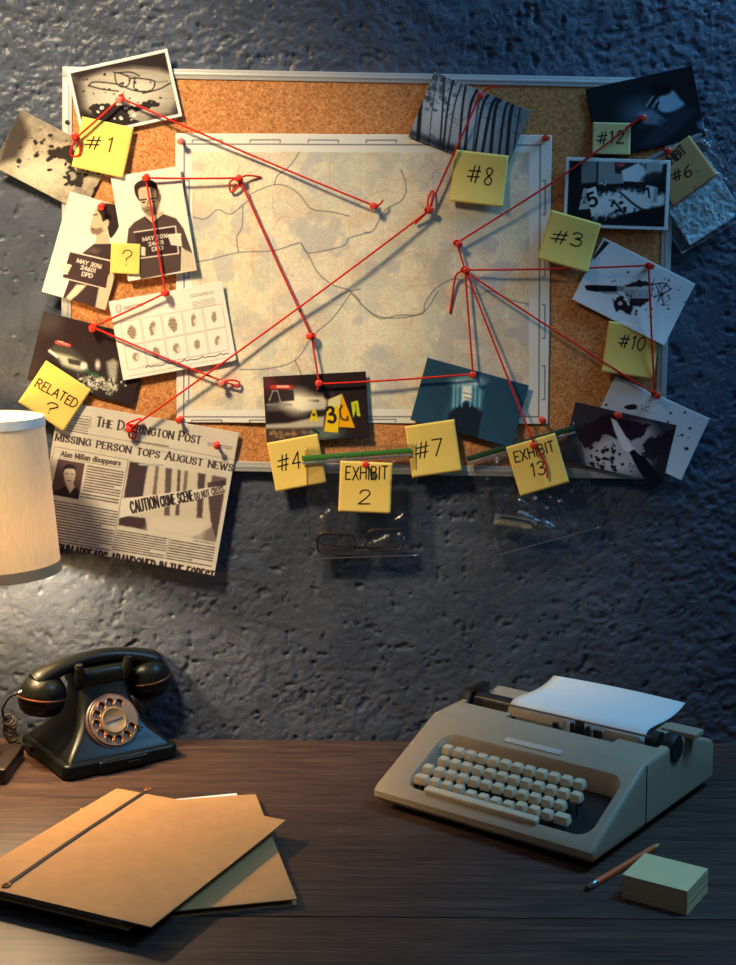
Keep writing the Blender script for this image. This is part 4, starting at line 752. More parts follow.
# ------------------------------------------------------------------ evidence bags
BAGS = 'clear evidence bags pinned to the board'
def evidence_bag(q, mm, bulge, label, seed, zipq, zmat, nx=90, ny=90, wr=2.2, ridges=()):
    mt, w_, h_ = wall_matrix(q, mm); root = empty('evidence_bag', None, label, 'evidence bag', BAGS, mat=mt)
    u, v = np.meshgrid(np.linspace(0, 1, nx), np.linspace(0, 1, ny)); ed = np.clip(np.minimum(np.minimum(u, 1 - u), np.minimum(v, 1 - v)) * 6, 0, 1); ed = ed * ed * (3 - 2 * ed)
    n = fbm(u * 5 + v * 3 + 20, v * 3.2 - u * 2 + 20, seed, 3); ri = np.abs(2 * fbm(u * 6 - v * 4 + 40, v * 5 + u * 3 + 40, seed + 9, 3) - 1)
    V = []; Fc = []
    wob = (fbm(v * 3 + 7, u * 3 + 5, seed + 3, 2) - .5) * 0.006 * np.clip(v * 2, 0, 1)
    for side in (0, 1):
        z = (bulge * ed * np.sin(np.clip(v, 0, 1) * 2.2 + .5) + (n - .5) * wr * ed + (0.25 - ri) * wr * 1.3 * ed) * 0.001 if side == 0 else -0.0012 - 0.0008 * ed
        if side == 0:
            qa = [np.array(p_, float) for p_ in q]; PX = qa[0][0] + u * (qa[1] - qa[0])[0] + v * (qa[3] - qa[0])[0]; PY = qa[0][1] + u * (qa[1] - qa[0])[1] + v * (qa[3] - qa[0])[1]
            for (x0, y0, x1, y1, am, wd) in ridges:
                dx, dy = x1 - x0, y1 - y0; tt = ((PX - x0) * dx + (PY - y0) * dy) / (dx * dx + dy * dy); tc_ = np.clip(tt, 0, 1); dd = np.hypot(PX - x0 - tc_ * dx, PY - y0 - tc_ * dy)
                z = z + 1.4 * am * 0.001 * np.exp(-(dd / wd) ** 2) * ed
        z = np.maximum(z, 0.0004) if side == 0 else z
        V += list(map(tuple, np.stack([(u - .5) * w_ + wob, (.5 - v) * h_, z * np.ones_like(u)], -1).reshape(-1, 3)))
        o = side * nx * ny
        for j in range(ny - 1):
            for i in range(nx - 1): a = o + j * nx + i; f = (a + nx, a + nx + 1, a + 1, a); Fc.append(f if side == 0 else f[::-1])
    obj('film', (V, [], Fc), M['bag'], root, True, 0)
    bm_ = bmesh.new(); wv = lambda vv: float(np.interp(vv, np.linspace(0, 1, ny), wob[:, 0]))
    tube(bm_, [(-.5 * w_ + wv(k / 20), (.5 - k / 20) * h_, 0) for k in range(21)] + [((k / 8 - .5) * w_ + wv(1), -.5 * h_, 0) for k in range(1, 8)] + [(.5 * w_ + float(np.interp(1 - k / 20, np.linspace(0, 1, ny), wob[:, -1])), (k / 20 - .5) * h_, 0) for k in range(21)], 0.0007, 6); obj('weld_seam', bm_, M['weld'], root, True, 0)
    im = mt.inverted(); a, b_ = [im @ W(p[0], p[1], mm + 1.2) for p in zipq]
    for k, (mat_, off, r) in enumerate(((zmat, 0.0, 0.0042), ('clear_zip', -0.0068, 0.0018))):
        up = Vector((-(b_ - a).y, (b_ - a).x, 0)).normalized() * off
        bm_ = bmesh.new(); tube(bm_, [a + up, (a + b_) / 2 + up, b_ + up], r, 10, flat=(1, 1)); bmesh.ops.scale(bm_, vec=(1, 1, 0.22), verts=bm_.verts[:], space=Matrix.Translation((0, 0, -a.z)))
        obj('zip_seal' if k == 0 else 'zip_lip', bm_, M[mat_], root)
    return root, mt
_, mA = evidence_bag([(302, 446), (416, 444), (419, 557), (313, 557)], SURF + 12.4, 5.0, 'clear evidence bag holding dark spectacles, hanging below the board centre', 3, ((302, 458.5), (411, 450.5)), 'green_zip', ridges=[(324, 490, 334, 503, 2, 1.6), (408, 515, 400, 520, 2.5, 2.2), (315, 530, 330, 510, 2, 1.8), (404, 535, 416, 548, 3.5, 3), (372, 545, 392, 536, 3, 2), (308, 500, 330, 528, 1.6, 1.6), (392, 480, 395, 500, 1.6, 1.8), (398, 556, 416, 552, 2.5, 2), (312, 552, 322, 556, 2.5, 2)])
_, mB = evidence_bag([(467, 452), (574, 420), (600, 527), (495, 556)], SURF + 9.0, 5.0, 'clear evidence bag holding a small metal knife, below the board', 8, ((467, 459), (574, 428)), 'green_dark', wr=3.0, ridges=[(562, 531, 520, 500, 3, 2.2), (566, 531, 535, 498, 3.5, 2.2), (570, 532, 550, 497, 3.5, 2), (585, 532, 560, 500, 3, 2.4), (498, 462, 500, 505, 3, 2.2), (510, 470, 512, 498, 2.5, 2), (500, 540, 498, 556, 2, 2), (565, 531, 520, 512, 4, 2.4), (540, 535, 530, 550, 2.5, 2), (488, 480, 494, 515, 2, 1.6)])
_, mC = evidence_bag([(631, 168), (708, 128), (752, 211), (684, 254)], SURF + 4.6, 3.0, 'clear evidence bag of pale crumpled tissue, far right edge of the board', 14, ((638, 166), (706, 132)), 'clear_zip', wr=2)
# crumpled tissue in the right bag
q = [(652, 186), (705, 152), (742, 212), (690, 246)]; cv = Canvas(q, 90, 80, (186, 204, 210)); tis = sheet('crumpled_tissue', q, SURF + 5.0, {}, 90, 80, None, M['tissue'], 0.0003)
cz = np.abs(2 * fbm(cv.X * 0.12, cv.Y * 0.12, 5, 4) - 1); zb = np.array([v_.co[:] for v_ in tis.o.data.vertices]); zb[:, 2] = (0.35 - cz).ravel() * 0.0035 + 0.0006; tis.o.data.vertices.foreach_set('co', zb.ravel()); tis.o.data.update()
tag(tis.o, 'pale crumpled tissue inside the evidence bag at the far right', 'tissue')
# spectacles in the middle bag
def rim(cx, cy, hx, hy, r, z, tilt):
    return [(cx + x * math.cos(tilt) - y * math.sin(tilt), cy + x * math.sin(tilt) + y * math.cos(tilt), z) for x, y in rrect(hx, hy, r, 6)]
gc = W(360.5, 543, SURF + 13)
G = empty('spectacles', None, 'dark-framed folded spectacles lying in the middle evidence bag', 'glasses', mat=Matrix(((1, 0, 0, gc.x), (0, 0, -1, gc.y), (0, 1, 0, gc.z), (0, 0, 0, 1))))
pxm = 0.00149
for k, (cx, cy, tl_) in enumerate(((-24.5, -1.0, -0.02), (24.5, 3.2, 0.06))):
    b = bmesh.new(); tube(b, rim(cx * pxm, cy * pxm, 0.0275, 0.0155, 0.011, 0.0008, tl_), 0.0013, 8, True)
    tube(b, [p for p in rim(cx * pxm, cy * pxm, 0.0275, 0.0155, 0.011, 0.001, tl_) if p[1] > cy * pxm + 0.004], 0.0023, 8); obj('rim', b, M['specs'], G)
    b = bmesh.new(); rr_ = rim(cx * pxm, cy * pxm, 0.0265, 0.0148, 0.0105, 0.0003, tl_); vs = [b.verts.new(p) for p in rr_]; b.faces.new(vs); vs2 = [b.verts.new((p[0], p[1], p[2] + 0.0008)) for p in rr_]; b.faces.new(vs2)
    for i in range(len(vs)): b.faces.new((vs[i], vs[(i + 1) % len(vs)], vs2[(i + 1) % len(vs)], vs2[i]))
    obj('lens', b, M['lens'], G)
b = bmesh.new(); tube(b, cr([(-0.0105, 0.001, 0.001), (-0.004, -0.004, 0.0022), (0.004, -0.0035, 0.0022), (0.0105, 0.004, 0.001)], 5), 0.0017, 8); obj('bridge', b, M['specs'], G)
for s_, y0 in ((-1, 0.006), (1, 0.012)):
    b = bmesh.new(); tube(b, cr([(s_ * 0.0655, y0, 0.0005), (s_ * 0.067, y0 - 0.002, -0.0012), (s_ * 0.05, -0.004, -0.0016), (-s_ * 0.01, -0.008, -0.0016), (-s_ * 0.045, -0.012, -0.0016)], 6), 0.0013, 8, flat=(1, 1)); obj('temple', b, M['specs'], G)
# small knife in the right-hand bag
k0, k1 = W(494, 519, SURF + 10), W(568, 531, SURF + 10); kd = (k1 - k0); ka = math.atan2(kd.z, kd.x); kx = Vector((math.cos(ka), 0, math.sin(ka))); ky = Vector((-math.sin(ka), 0, math.cos(ka)))
km = Matrix((kx, ky, Vector((0, -1, 0)))).transposed().to_4x4(); km.translation = k0
KN = empty('pocket_knife', None, 'small metal pocket knife with pale scales inside the lower right bag', 'knife', mat=km)
b = bmesh.new(); box(b, (0.032, 0, 0), (0.064, 0.017, 0.0024), None, 0.001); obj('handle', b, M['clear_zip'], KN)
b = bmesh.new(); box(b, (0.030, -0.0035, 0.0016), (0.056, 0.006, 0.0012), None, 0.0005); obj('pale_scale', b, M['tan_scale'], KN)
b = bmesh.new(); box(b, (0.034, 0.0055, 0.0016), (0.05, 0.003, 0.001), None, 0.0004); obj('liner', b, M['chrome'], KN)
b = bmesh.new(); ring = [(0.06, -0.005), (0.105, 0.0005), (0.09, 0.004), (0.06, 0.005)]; prism_z(b, ring, -0.0005, 0.0005); obj('blade', b, M['chrome'], KN)
b = bmesh.new(); lathe(b, [(0, -0.0016), (0.003, -0.0016), (0.003, 0.0019), (0, 0.0021)], Matrix.Translation((0.059, -0.001, 0)), 14); obj('pivot', b, M['chrome'], KN)

# ------------------------------------------------------------------ push pins
PINS = 'red push pins'
def pin_meshes(mat):
    b = bmesh.new(); lathe(b, [(0, 0.0), (0.0042, 0.0), (0.0046, 0.0008), (0.0042, 0.0016), (0.0026, 0.0022), (0.0022, 0.006), (0.0026, 0.0092), (0.0046, 0.0104), (0.0052, 0.0116), (0.0046, 0.0126), (0.003, 0.0131), (0, 0.0132)], None, 20)
    h = bpy.data.meshes.new('head'); bm_ = b; bm_.to_mesh(h); b.free(); h.materials.append(mat); h.polygons.foreach_set('use_smooth', [True] * len(h.polygons))
    return h
b = bmesh.new(); lathe(b, [(0, -0.007), (0.0005, -0.005), (0.0005, 0.001), (0, 0.001)], None, 8); needle = bpy.data.meshes.new('needle'); b.to_mesh(needle); b.free(); needle.materials.append(M['needle'])
pinhead = {'red': pin_meshes(M['red']), 'pinkpin': pin_meshes(M['pinkpin'])}
PROT = Matrix(((1, 0, 0), (0, 0, -1), (0, 1, 0)))
def pin(px, py, mm, label, mat='red', tilt=(0.12, -0.1)):
    R_ = PROT @ Matrix.Rotation(tilt[0], 3, 'X') @ Matrix.Rotation(tilt[1], 3, 'Y'); mt = R_.to_4x4(); mt.translation = W(px, py, SURF + mm)
    r = empty('push_pin', None, label, 'push pin', PINS, mat=mt)
    for nm, me_ in (('head', pinhead[mat]), ('needle', needle)):
        o = bpy.data.objects.new(nm, me_); COL.objects.link(o); o.parent = r
    return r
for p in [(76, 136, 9, 'red push pin at the top left corner of sticky note 1'), (120.5, 99, 6, 'pale red push pin in the broken spectacles photo', 'pinkpin'), (181.5, 140.5, 4, 'pale red push pin at the top left map corner', 'pinkpin'),
          (146, 177.5, 10, 'red push pin at the top of the front mugshot'), (102.5, 205, 8, 'red push pin in the hair of the profile mugshot'), (239, 178.5, 5, 'red push pin at the knotted bow, upper left of the map'),
          (92.5, 327, 6, 'red push pin at the top of the night patrol car photo'), (165.5, 293, 8.5, 'red push pin at the top of the fingerprint card'), (223, 382.5, 4.5, 'pale red push pin under the string loop, lower left map margin', 'pinkpin'),
          (181, 418.5, 4, 'red push pin at the bottom left map corner'), (216.5, 443.5, 7, 'red push pin at the right of the newspaper title'), (131, 428.5, 4.5, 'red push pin in the newspaper title with knotted string'),
          (375, 206, 5, 'red push pin at the map end of the long string from the spectacles photo'), (428.5, 209.5, 5, 'red push pin with a string bow left of sticky note 8'), (480, 96, 7.5, 'red push pin at the top of the forest photo'),
          (544.5, 138.5, 4, 'red push pin at the top right map corner'), (457, 243, 5.5, 'red push pin on the map where the string to note 12 starts'), (465, 270, 5, 'red push pin on the map where five strings meet'),
          (311.5, 336, 4, 'red push pin low on the map above the patrol car photo'), (319, 383, 8, 'red push pin at the top of the yellow marker photo'), (473, 374, 8, 'red push pin in the blue corridor photo'),
          (541.5, 419, 4, 'red push pin at the bottom right map corner'), (641, 118, 5, 'red push pin in the murky dark photo by note 12'), (666, 151, 9, 'red push pin at the corner of the tan note'),
          (648.5, 265.5, 6, 'red push pin at the top of the knife on white paper photo'), (654.5, 394, 5, 'red push pin in the white sheet with drops'), (616.5, 414.5, 7.5, 'red push pin at the tip of the photographed knife'),
          (365.5, 463.5, 18.5, 'red push pin through the Exhibit 2 note'), (533.5, 444, 15.5, 'red push pin through the Exhibit 13 note')]:
    pin(*p[:4], mat=p[4] if len(p) > 4 else 'red', tilt=(random.Random(p[0]).uniform(-.05, .3), random.Random(p[1]).uniform(-.25, .25)))

# ------------------------------------------------------------------ red strings
STR = 'red strings between the pins'
def string(paths, label, r=0.0015):
    b = bmesh.new()
    for P in paths:
        pts = [Vector(W(x, y, SURF + z)) for x, y, z in P]
        if len(pts) == 2:
            L = (pts[1] - pts[0]).length; pts = [pts[0].lerp(pts[1], k / 20) + Vector((0, 0, -0.006 * L * 4 * (k / 20) * (1 - k / 20))) for k in range(21)]
        else: pts = [Vector(p) for p in cr(pts, 8)]
        tube(b, pts, r, 7)
    return tag(obj('red_string', b, M['yarn'], None, True, 0), label, 'string', STR)
def knot(x, y, z, r=4.0): return [(x + r * math.cos(a), y + r * 0.8 * math.sin(a), z + 1.2 * math.sin(2 * a)) for a in [k * 0.7 for k in range(12)]]
H_ = 9
string([[(76, 138, 14), (121, 98, 13)], knot(76, 138, 14, 3.2), [(75, 140, 14), (71, 150, 12), (72, 156, 10), (79, 155, 11), (80, 146, 13), (77, 138, 14)]], 'red string from sticky note 1 to the spectacles photo pin')
string([[(121, 98, 14), (375, 206, 12)], knot(121, 98, 13.5, 3), [(374, 207, 12), (380, 204, 13), (383, 200, 12)]], 'long red string from the spectacles photo down across the map')
string([[(146, 178, 16), (239, 178, 12)], knot(146, 178, 17, 3.2), [(239, 178, 13), (248, 175.5, 11), (261, 177, 6)], [(239, 178, 13), (230, 182, 11), (231, 192, 8), (238, 187, 10), (240, 179, 12)]], 'red string from the front mugshot to the bow on the map')
string([[(240, 180, 12), (311.5, 336, 11)], knot(239, 179, 13, 3)], 'red string down the map from the bow to the lower pin')
string([[(311.5, 336, 11), (319, 383, 14)], knot(312, 336, 11, 3.2), [(319, 383, 14), (318, 388, 11), (317.5, 390, 9)]], 'short red string from the lower map pin to the yellow marker photo')
string([[(319, 384, 14), (473, 374, 15)], knot(319, 383, 14.5, 3)], 'red string from the yellow marker photo to the corridor photo')
string([[(146, 178, 16), (165.5, 293, 15)]], 'red string crossing the front mugshot downwards')
string([[(165.5, 293, 15.5), (92.5, 327, 13)], knot(165.5, 293, 15.5, 3)], 'red string from the fingerprint card to the patrol car photo')
string([[(92.5, 327, 13), (222, 381, 12)], knot(92.5, 327, 13.5, 3), [(222, 381, 12), (231, 384, 11), (238, 387, 9), (239, 382, 9), (231, 380, 10), (222, 382, 12)]], 'red string from the patrol car photo over the fingerprint card')
string([[(131, 428, 15), (427, 212, 15)], knot(131, 428, 12, 4), [(130, 428, 12), (127, 424, 11), (139, 419, 10), (140, 421, 10), (131, 430, 11)], [(131, 429, 11), (136, 434, 9), (134, 439, 8), (129, 436, 9), (131, 429, 11)]], 'longest red string, from the newspaper title up across the map')
string([[(428, 210, 12.5), (480, 95, 15)], [(428, 211, 13), (421, 218, 10), (415, 224, 7)], [(428, 211, 13), (428, 200, 9), (432, 191, 7), (434, 196, 8), (430, 208, 12)], [(480, 95, 15), (490, 87, 12), (501, 86, 10)], knot(428.5, 210, 13, 3.4)], 'red string from the bow on the map up to the forest photo')
string([[(457, 243, 13), (560, 177.5, 15), (641, 118, 13)], knot(457, 243, 13.5, 3), [(626, 128, 13), (634, 122, 13.5), (644, 117, 12)]], 'red string from the map up to the murky dark photo')
string([[(457, 243, 12.5), (465, 270, 12)], [(465, 270, 13), (457, 274, 12), (454, 284, 9), (450, 313, 5.5)], knot(465, 270, 13, 3.6)], 'short red string with a dangling tail between two map pins')
string([[(465, 270, 12), (473, 374, 15)]], 'red string dropping from the five-string pin to the corridor photo')
string([[(466, 271, 12.5), (533.5, 442, 22)], [(533.5, 442, 23), (541, 455, 21), (546, 466, 20), (547.5, 478, 20)]], 'red string from the five-string pin to the Exhibit 13 note')
string([[(466, 270, 13), (648.5, 265.5, 17)]], 'level red string from the five-string pin to the white paper knife photo')
string([[(648.5, 265.5, 17), (654.5, 394, 13)], knot(648.5, 265.5, 16.5, 2.6)], 'vertical red string at the right edge of the board')
string([[(466, 272, 15), (654.5, 394, 16)], knot(654.5, 394, 13.5, 2.6)], 'slanting red string from the five-string pin to the white drop sheet')

# ------------------------------------------------------------------ table lamp
LX, LY = -0.536, -0.142
lamp = empty('table_lamp', (LX, LY, 0), 'table lamp with a cream fabric shade, cut off by the left edge', 'lamp')
b = bmesh.new(); box(b, (-0.022, -0.006, 0.011), (0.126, 0.104, 0.022), None, 0.003, 3); obj('base', b, M['lamp_base'], lamp)
b = bmesh.new(); lathe(b, [(0.02, 0.022), (0.018, 0.03), (0.008, 0.045), (0.0075, 0.25), (0.0075, 0.28), (0, 0.281)], None, 24); obj('stem', b, M['lamp_base'], lamp)
z0, z1, r0, r1 = 0.287, 0.503, 0.105, 0.083
b = bmesh.new(); lathe(b, [(r0, z0), (r1, z1), (r1 - 0.0012, z1), (r0 - 0.0012, z0), (r0, z0)], None, 72); obj('shade', b, M['shade'], lamp, True, 40)
def rz_(z): return r0 + (r1 - r0) * (z - z0) / (z1 - z0)
for nm, za, zb_, mat_ in (('top_trim', z1 - 0.012, z1 + 0.001, 'trim_top'), ('bottom_trim', z0 - 0.001, z0 + 0.014, 'trim_bottom')):
    b = bmesh.new(); lathe(b, [(rz_(za) + 0.0002, za), (rz_(za) + 0.0012, za), (rz_(zb_) + 0.0012, zb_), (rz_(zb_) + 0.0002, zb_), (rz_(za) + 0.0002, za)], None, 72); obj(nm, b, M[mat_], lamp, True, 40)
b = bmesh.new()
for k in range(3): a = k * 2.094 + 0.4; tube(b, [(0.012 * math.cos(a), 0.012 * math.sin(a), 0.43), (r1 * 0.6 * math.cos(a), r1 * 0.6 * math.sin(a), 0.47), ((r1 - 0.002) * math.cos(a), (r1 - 0.002) * math.sin(a), z1 - 0.006)], 0.001, 6)
lathe(b, [(0.014, 0.396), (0.016, 0.398), (0.016, 0.436), (0, 0.437)], None, 20)
tube(b, [(0, 0.03, 0.275), (0, 0.036, 0.3), (0, 0.036, 0.42), (0, 0.01, 0.43)], 0.0025, 8); tube(b, [(0, 0, 0.278), (0, 0.03, 0.278)], 0.0025, 8)
obj('shade_carrier', b, M['chrome'], lamp)
b = bmesh.new(); lathe(b, [(0.011, 0.396), (0.013, 0.385), (0.024, 0.362), (0.027, 0.345), (0.022, 0.327), (0.01, 0.319), (0, 0.318)], None, 24); obj('bulb', b, M['bulb'], lamp)
L = light('lamp_bulb_light', 'POINT', (LX, LY, 0.337), (0, 0, 0), 12.0, (1.0, 0.75, 0.47), shadow_soft_size=0.014)

# ------------------------------------------------------------------ telephone
PH = empty('rotary_telephone', (-0.3922, -0.0694, 0), 'black rotary telephone with brass dial at the left of the desk', 'telephone', rz=math.radians(34.96))
b = bmesh.new(); loft(b, [(0.0015, .084, .083, .010, 0, 0), (0.003, .088, .086, .012, 0, 0), (0.017, .088, .086, .012, 0, 0), (0.0205, .086, .084, .011, 0, 0), (0.0215, .082, .081, .01, 0, 0)]); obj('base', b, M['bakelite'], PH, True, 50)
b = bmesh.new()
loft(b, [(0.0214, .080, .079, .008, 0, 0), (0.024, .0785, .0775, .008, 0, 0), (0.034, .069, .068, .009, 0, 0), (0.046, .0575, .057, .012, 0, 0), (0.060, .049, .049, .012, 0, .001), (0.076, .0425, .041, .012, 0, .003), (0.092, .039, .033, .012, 0, .004), (0.104, .038, .028, .012, 0, .004), (0.108, .036, .026, .01, 0, .004)], True, 8); obj('body', b, M['bakelite'], PH, True, 60)
b = bmesh.new(); box(b, (0, -0.086, 0.0105), (0.075, 0.012, 0.017), None, 0.003, 3); dr = obj('drawer', b, M['bakelite'], PH)
b = bmesh.new(); box(b, (0.012, -0.0935, 0.011), (0.02, 0.004, 0.006), None, 0.0012); obj('drawer_pull', b, M['bakelite'], dr)
b = bmesh.new(); box(b, (-0.089, 0.045, 0.012), (0.006, 0.022, 0.008), None, 0.002); obj('cord_outlet', b, M['bakelite'], PH)
for sx in (-1, 1):
    for sy in (-1, 1): b = bmesh.new(); lathe(b, [(0, 0), (0.008, 0), (0.008, 0.002), (0, 0.002)], Matrix.Translation((sx * .062, sy * .062, 0)), 16); obj('rubber_foot', b, M['rubber'], PH)
b = bmesh.new(); loft(b, [(0.106, .037, .024, .01, 0, .004), (0.112, .043, .026, .01, 0, .004), (0.126, .042, .024, .01, 0, .004), (0.1325, .038, .018, .009, 0, .004)])
for sx in (-1, 1):
    for sy in (-1, 1): tube(b, cr([(sx * .034, .004 + sy * .018, .112), (sx * .036, .004 + sy * .0225, .126), (sx * .038, .004 + sy * .0235, .137), (sx * .0385, .004 + sy * .024, .142)], 4), [0.008] * 5 + [0.007] * 5 + [0.0055] * 3, 10)
obj('cradle', b, M['bakelite'], PH, True, 50)
# dial
TL = math.radians(33); dm = Matrix.Translation((0, -0.0505, 0.0605)) @ Matrix.Rotation(math.radians(90) - TL, 4, 'X')
b = bmesh.new(); lathe(b, [(0, -0.014), (0.038, -0.014), (0.0405, -0.002), (0.0405, 0.001), (0.039, 0.0025), (0.0375, 0.0025), (0.0375, 0.0012), (0, 0.0012)], dm, 48); dialcup = obj('dial_plate', b, M['dial_dark'], PH)
b = bmesh.new(); lathe(b, [(0, 0.003), (0.0365, 0.003), (0.0368, 0.0042), (0.036, 0.005), (0, 0.005)], dm, 64); fw = obj('finger_wheel', b, M['brass'], PH)
cut = []
for k in range(10):
    a = math.radians(60 + k * 30); bb = bmesh.new(); lathe(bb, [(0, -0.001), (0.0056, -0.001), (0.0056, 0.01), (0, 0.01)], dm @ Matrix.Translation((0.0272 * math.cos(a), 0.0272 * math.sin(a), 0)), 20); c0 = obj('cutter', bb, None, PH); cut.append(c0)
bpy.context.view_layer.update(); bake_cut(fw, cut, M['wheel'])
b = bmesh.new()
for k in range(10): a = math.radians(60 + k * 30); m_ = dm @ Matrix.Translation((0.0272 * math.cos(a), 0.0272 * math.sin(a), 0.005)); tube(b, [m_ @ Vector((0.006 * math.cos(t_), 0.006 * math.sin(t_), 0)) for t_ in [j * math.pi / 10 for j in range(20)]], 0.0006, 6, True)
obj('hole_rims', b, M['brass'], fw)
b = bmesh.new(); lathe(b, [(0.0195, 0.0045), (0.0195, 0.0062), (0.0175, 0.007), (0.0165, 0.0062), (0, 0.0062)], dm, 40); hub = obj('dial_centre', b, M['dial_card'], PH)
b = bmesh.new(); box(b, (0, 0, 0.0066), (0.026, 0.0035, 0.0008), None, 0.0003); bmesh.ops.transform(b, matrix=dm @ Matrix.Rotation(math.radians(10), 4, 'Z'), verts=b.verts[:]); obj('dark_card_line', b, M['dial_dark'], hub)
b = bmesh.new(); tube(b, [dm @ Vector(p) for p in ((0.041, -0.018, 0.001), (0.038, -0.0165, 0.006), (0.031, -0.0135, 0.0065))], 0.0013, 8); obj('finger_stop', b, M['chrome'], PH)
# handset
b = bmesh.new()
arch = cr([(-.093, .004, .119), (-.082, .004, .126), (-.06, .004, .134), (-.03, .004, .1405), (0, .004, .1425), (.03, .004, .1405), (.06, .004, .134), (.082, .004, .126), (.093, .004, .119)], 6)
rr_ = [0.0125 + 0.006 * min(1, (abs(p[0]) / .088)) ** 3 for p in arch]; tube(b, arch, rr_, 18, flat=(0.85, 1.1)); hs = obj('handset', b, M['bakelite'], PH, True, 60)
for sx in (-1, 1):
    cm = Matrix.Translation((sx * .082 - .002, .004, .101)) @ Matrix.Rotation(sx * math.radians(-8), 4, 'Y')
    b = bmesh.new(); lathe(b, [(0, .029), (.014, .0275), (.024, .022), (.031, .013), (.0345, .002), (.0345, -.001), (0, -.001)], cm, 40); obj('handset_cup', b, M['bakelite'], hs, True, 50)
    b = bmesh.new(); lathe(b, [(.0335, -.0035), (.0352, -.0035), (.0358, -.0022), (.0352, -.001), (.0335, -.001)], cm, 40); obj('brass_ring', b, M['brass'], hs)
    b = bmesh.new(); lathe(b, [(0, -.0035), (.0335, -.0035), (.033, -.012), (.030, -.021), (.024, -.027), (.012, -.029), (0, -.029)], cm, 40); obj('handset_cap', b, M['bakelite'], hs, True, 50)
b = bmesh.new(); tube(b, [(-.098, .004, .117), (-.106, .004, .113), (-.119, .004, .108)], [.0055, .0045, .003], 12); obj('cord_sleeve', b, M['chrome'], hs)
PHI = Matrix.LocRotScale(PH.location, PH.rotation_euler, None).inverted()
def cw(px, py, y): d = ray(px, py); return PHI @ (CAMP + d * ((DIST + y) / d.y))
pts = cr([(-.117, .004, .109), tuple(cw(10, 697, -.10)), tuple(cw(3, 708, -.08)), tuple(cw(3, 716, -.065))], 6)
axc = [Vector(p) for p in cr([tuple(cw(*p_)) for p_ in ((4, 718, -.06), (11, 722, -.055), (9, 731, -.055), (13, 738, -.052), (19, 744, -.045))], 26)]
for i, p in enumerate(axc[1:]): a = i * 0.62; rr2 = 0.0085 if 5 < i < len(axc) - 14 else 0.0035; pts.append(np.array(p + Vector((rr2 * math.cos(a), rr2 * .6 * math.sin(a), rr2 * .8 * math.sin(a)))))
pts.append(np.array((-.089, .046, .012))); b = bmesh.new(); tube(b, pts, 0.0019, 7); obj('coiled_cord', b, M['cord'], PH, True, 0)

# ------------------------------------------------------------------ folders and papers
def slab_from(q, z, th, name, label, cat, mat, group=None, bevel=0.001, curl=0.0):
    P = [D(x, y, z + th) for x, y in q]; c = sum(P, Vector()) / 4; ex = ((P[1] - P[0]) + (P[2] - P[3])) / 2; ey = ((P[0] - P[3]) + (P[1] - P[2])) / 2
    a = 0.5 * (math.atan2(ex.y, ex.x) + math.atan2(-ey.x, ey.y)); r = empty(name, (c.x, c.y, z), label, cat, group, rz=a); return r, ex.length, ey.length
def card(r, name, wx, wy, z, th, mat, lift=None, n=24):
    u, v = np.meshgrid(np.linspace(0, 1, n), np.linspace(0, 1, n)); zz_ = z + (lift(u, v) if lift else 0 * u); V = []; Fc = []
    for k, dz in enumerate((th, 0)):
        V += list(map(tuple, np.stack([(u - .5) * wx, (v - .5) * wy, zz_ + dz], -1).reshape(-1, 3)))
        for j in range(n - 1):
            for i in range(n - 1): a = k * n * n + j * n + i; f = (a, a + 1, a + n + 1, a + n); Fc.append(f if k == 0 else f[::-1])
    ed = [j * n for j in range(n)][::-1] + [i for i in range(1, n)] + [j * n + n - 1 for j in range(1, n)] + [(n - 1) * n + i for i in range(n - 2, 0, -1)]
    for a, b_ in zip(ed, ed[1:] + ed[:1]): Fc.append((a, a + n * n, b_ + n * n, b_))
    return obj(name, (V, [], Fc), M[mat], r, True, 30)
FG = 'brown card folders on the desk'
f2, w2, h2 = slab_from([(72, 809), (254, 794.5), (300, 902), (96, 915)], 0.0, 0.008, 'document_folder', 'lower plain brown card folder, partly under the strapped one', 'folder', 'kraft', FG)
card(f2, 'back_cover', w2, h2, 0.0, 0.0015, 'kraft'); card(f2, 'front_cover', w2, h2, 0.0068, 0.0012, 'kraft', lambda u, v: 0.001 * np.sin(u * 3) * v)
b = bmesh.new(); box(b, (-w2 / 2 + 0.0008, 0, 0.0041), (0.0014, h2 * .998, 0.0078), None, 0.0006); obj('spine', b, M['kraft'], f2)
P_ = [D(x, y, 0.006) for x, y in ((106, 807), (239, 792), (272, 874), (122, 896))]; c = sum(P_, Vector()) / 4; wp, hp = (P_[1] - P_[0]).length, (P_[0] - P_[3]).length
sp = empty('loose_papers', (c.x, c.y, 0.0018), 'white papers showing from the lower brown folder', 'papers', None, f2.rotation_euler.z + 0.05)
for k in range(4): card(sp, 'sheet', wp, hp, 0.0002 + k * 0.0011, 0.0003, 'white_paper')
FZ = 0.0105
f1, w1, h1 = slab_from([(-39, 884), (119.6, 782.5), (279, 822), (154.5, 926.5)], FZ, 0.012, 'document_folder', 'upper brown card folder with a dark elastic strap', 'folder', 'kraft', FG); w1 -= .007
bk = card(f1, 'back_cover', w1 - .034, h1 - .03, 0.0, 0.0016, 'kraft'); bk.location = (-.016, .014, 0); card(f1, 'front_cover', w1, h1, 0.0095, 0.0014, 'kraft', lambda u, v: 0.0025 * np.sin(u * 3.1) * np.sin(v * 3.1) + 0.004 * np.clip(u - .75, 0, 1) * (1 - v))
for k in range(4): card(f1, 'sheet', w1 - .05, h1 - .05, 0.002 + k * 0.0018, 0.0006, 'white_paper').location = (-.018, .016, 0)
b = bmesh.new(); box(b, (0, h1 / 2 - 0.0008, 0.0055), (w1 * .99, 0.0014, 0.0108), None, 0.0006); obj('spine', b, M['kraft'], f1)
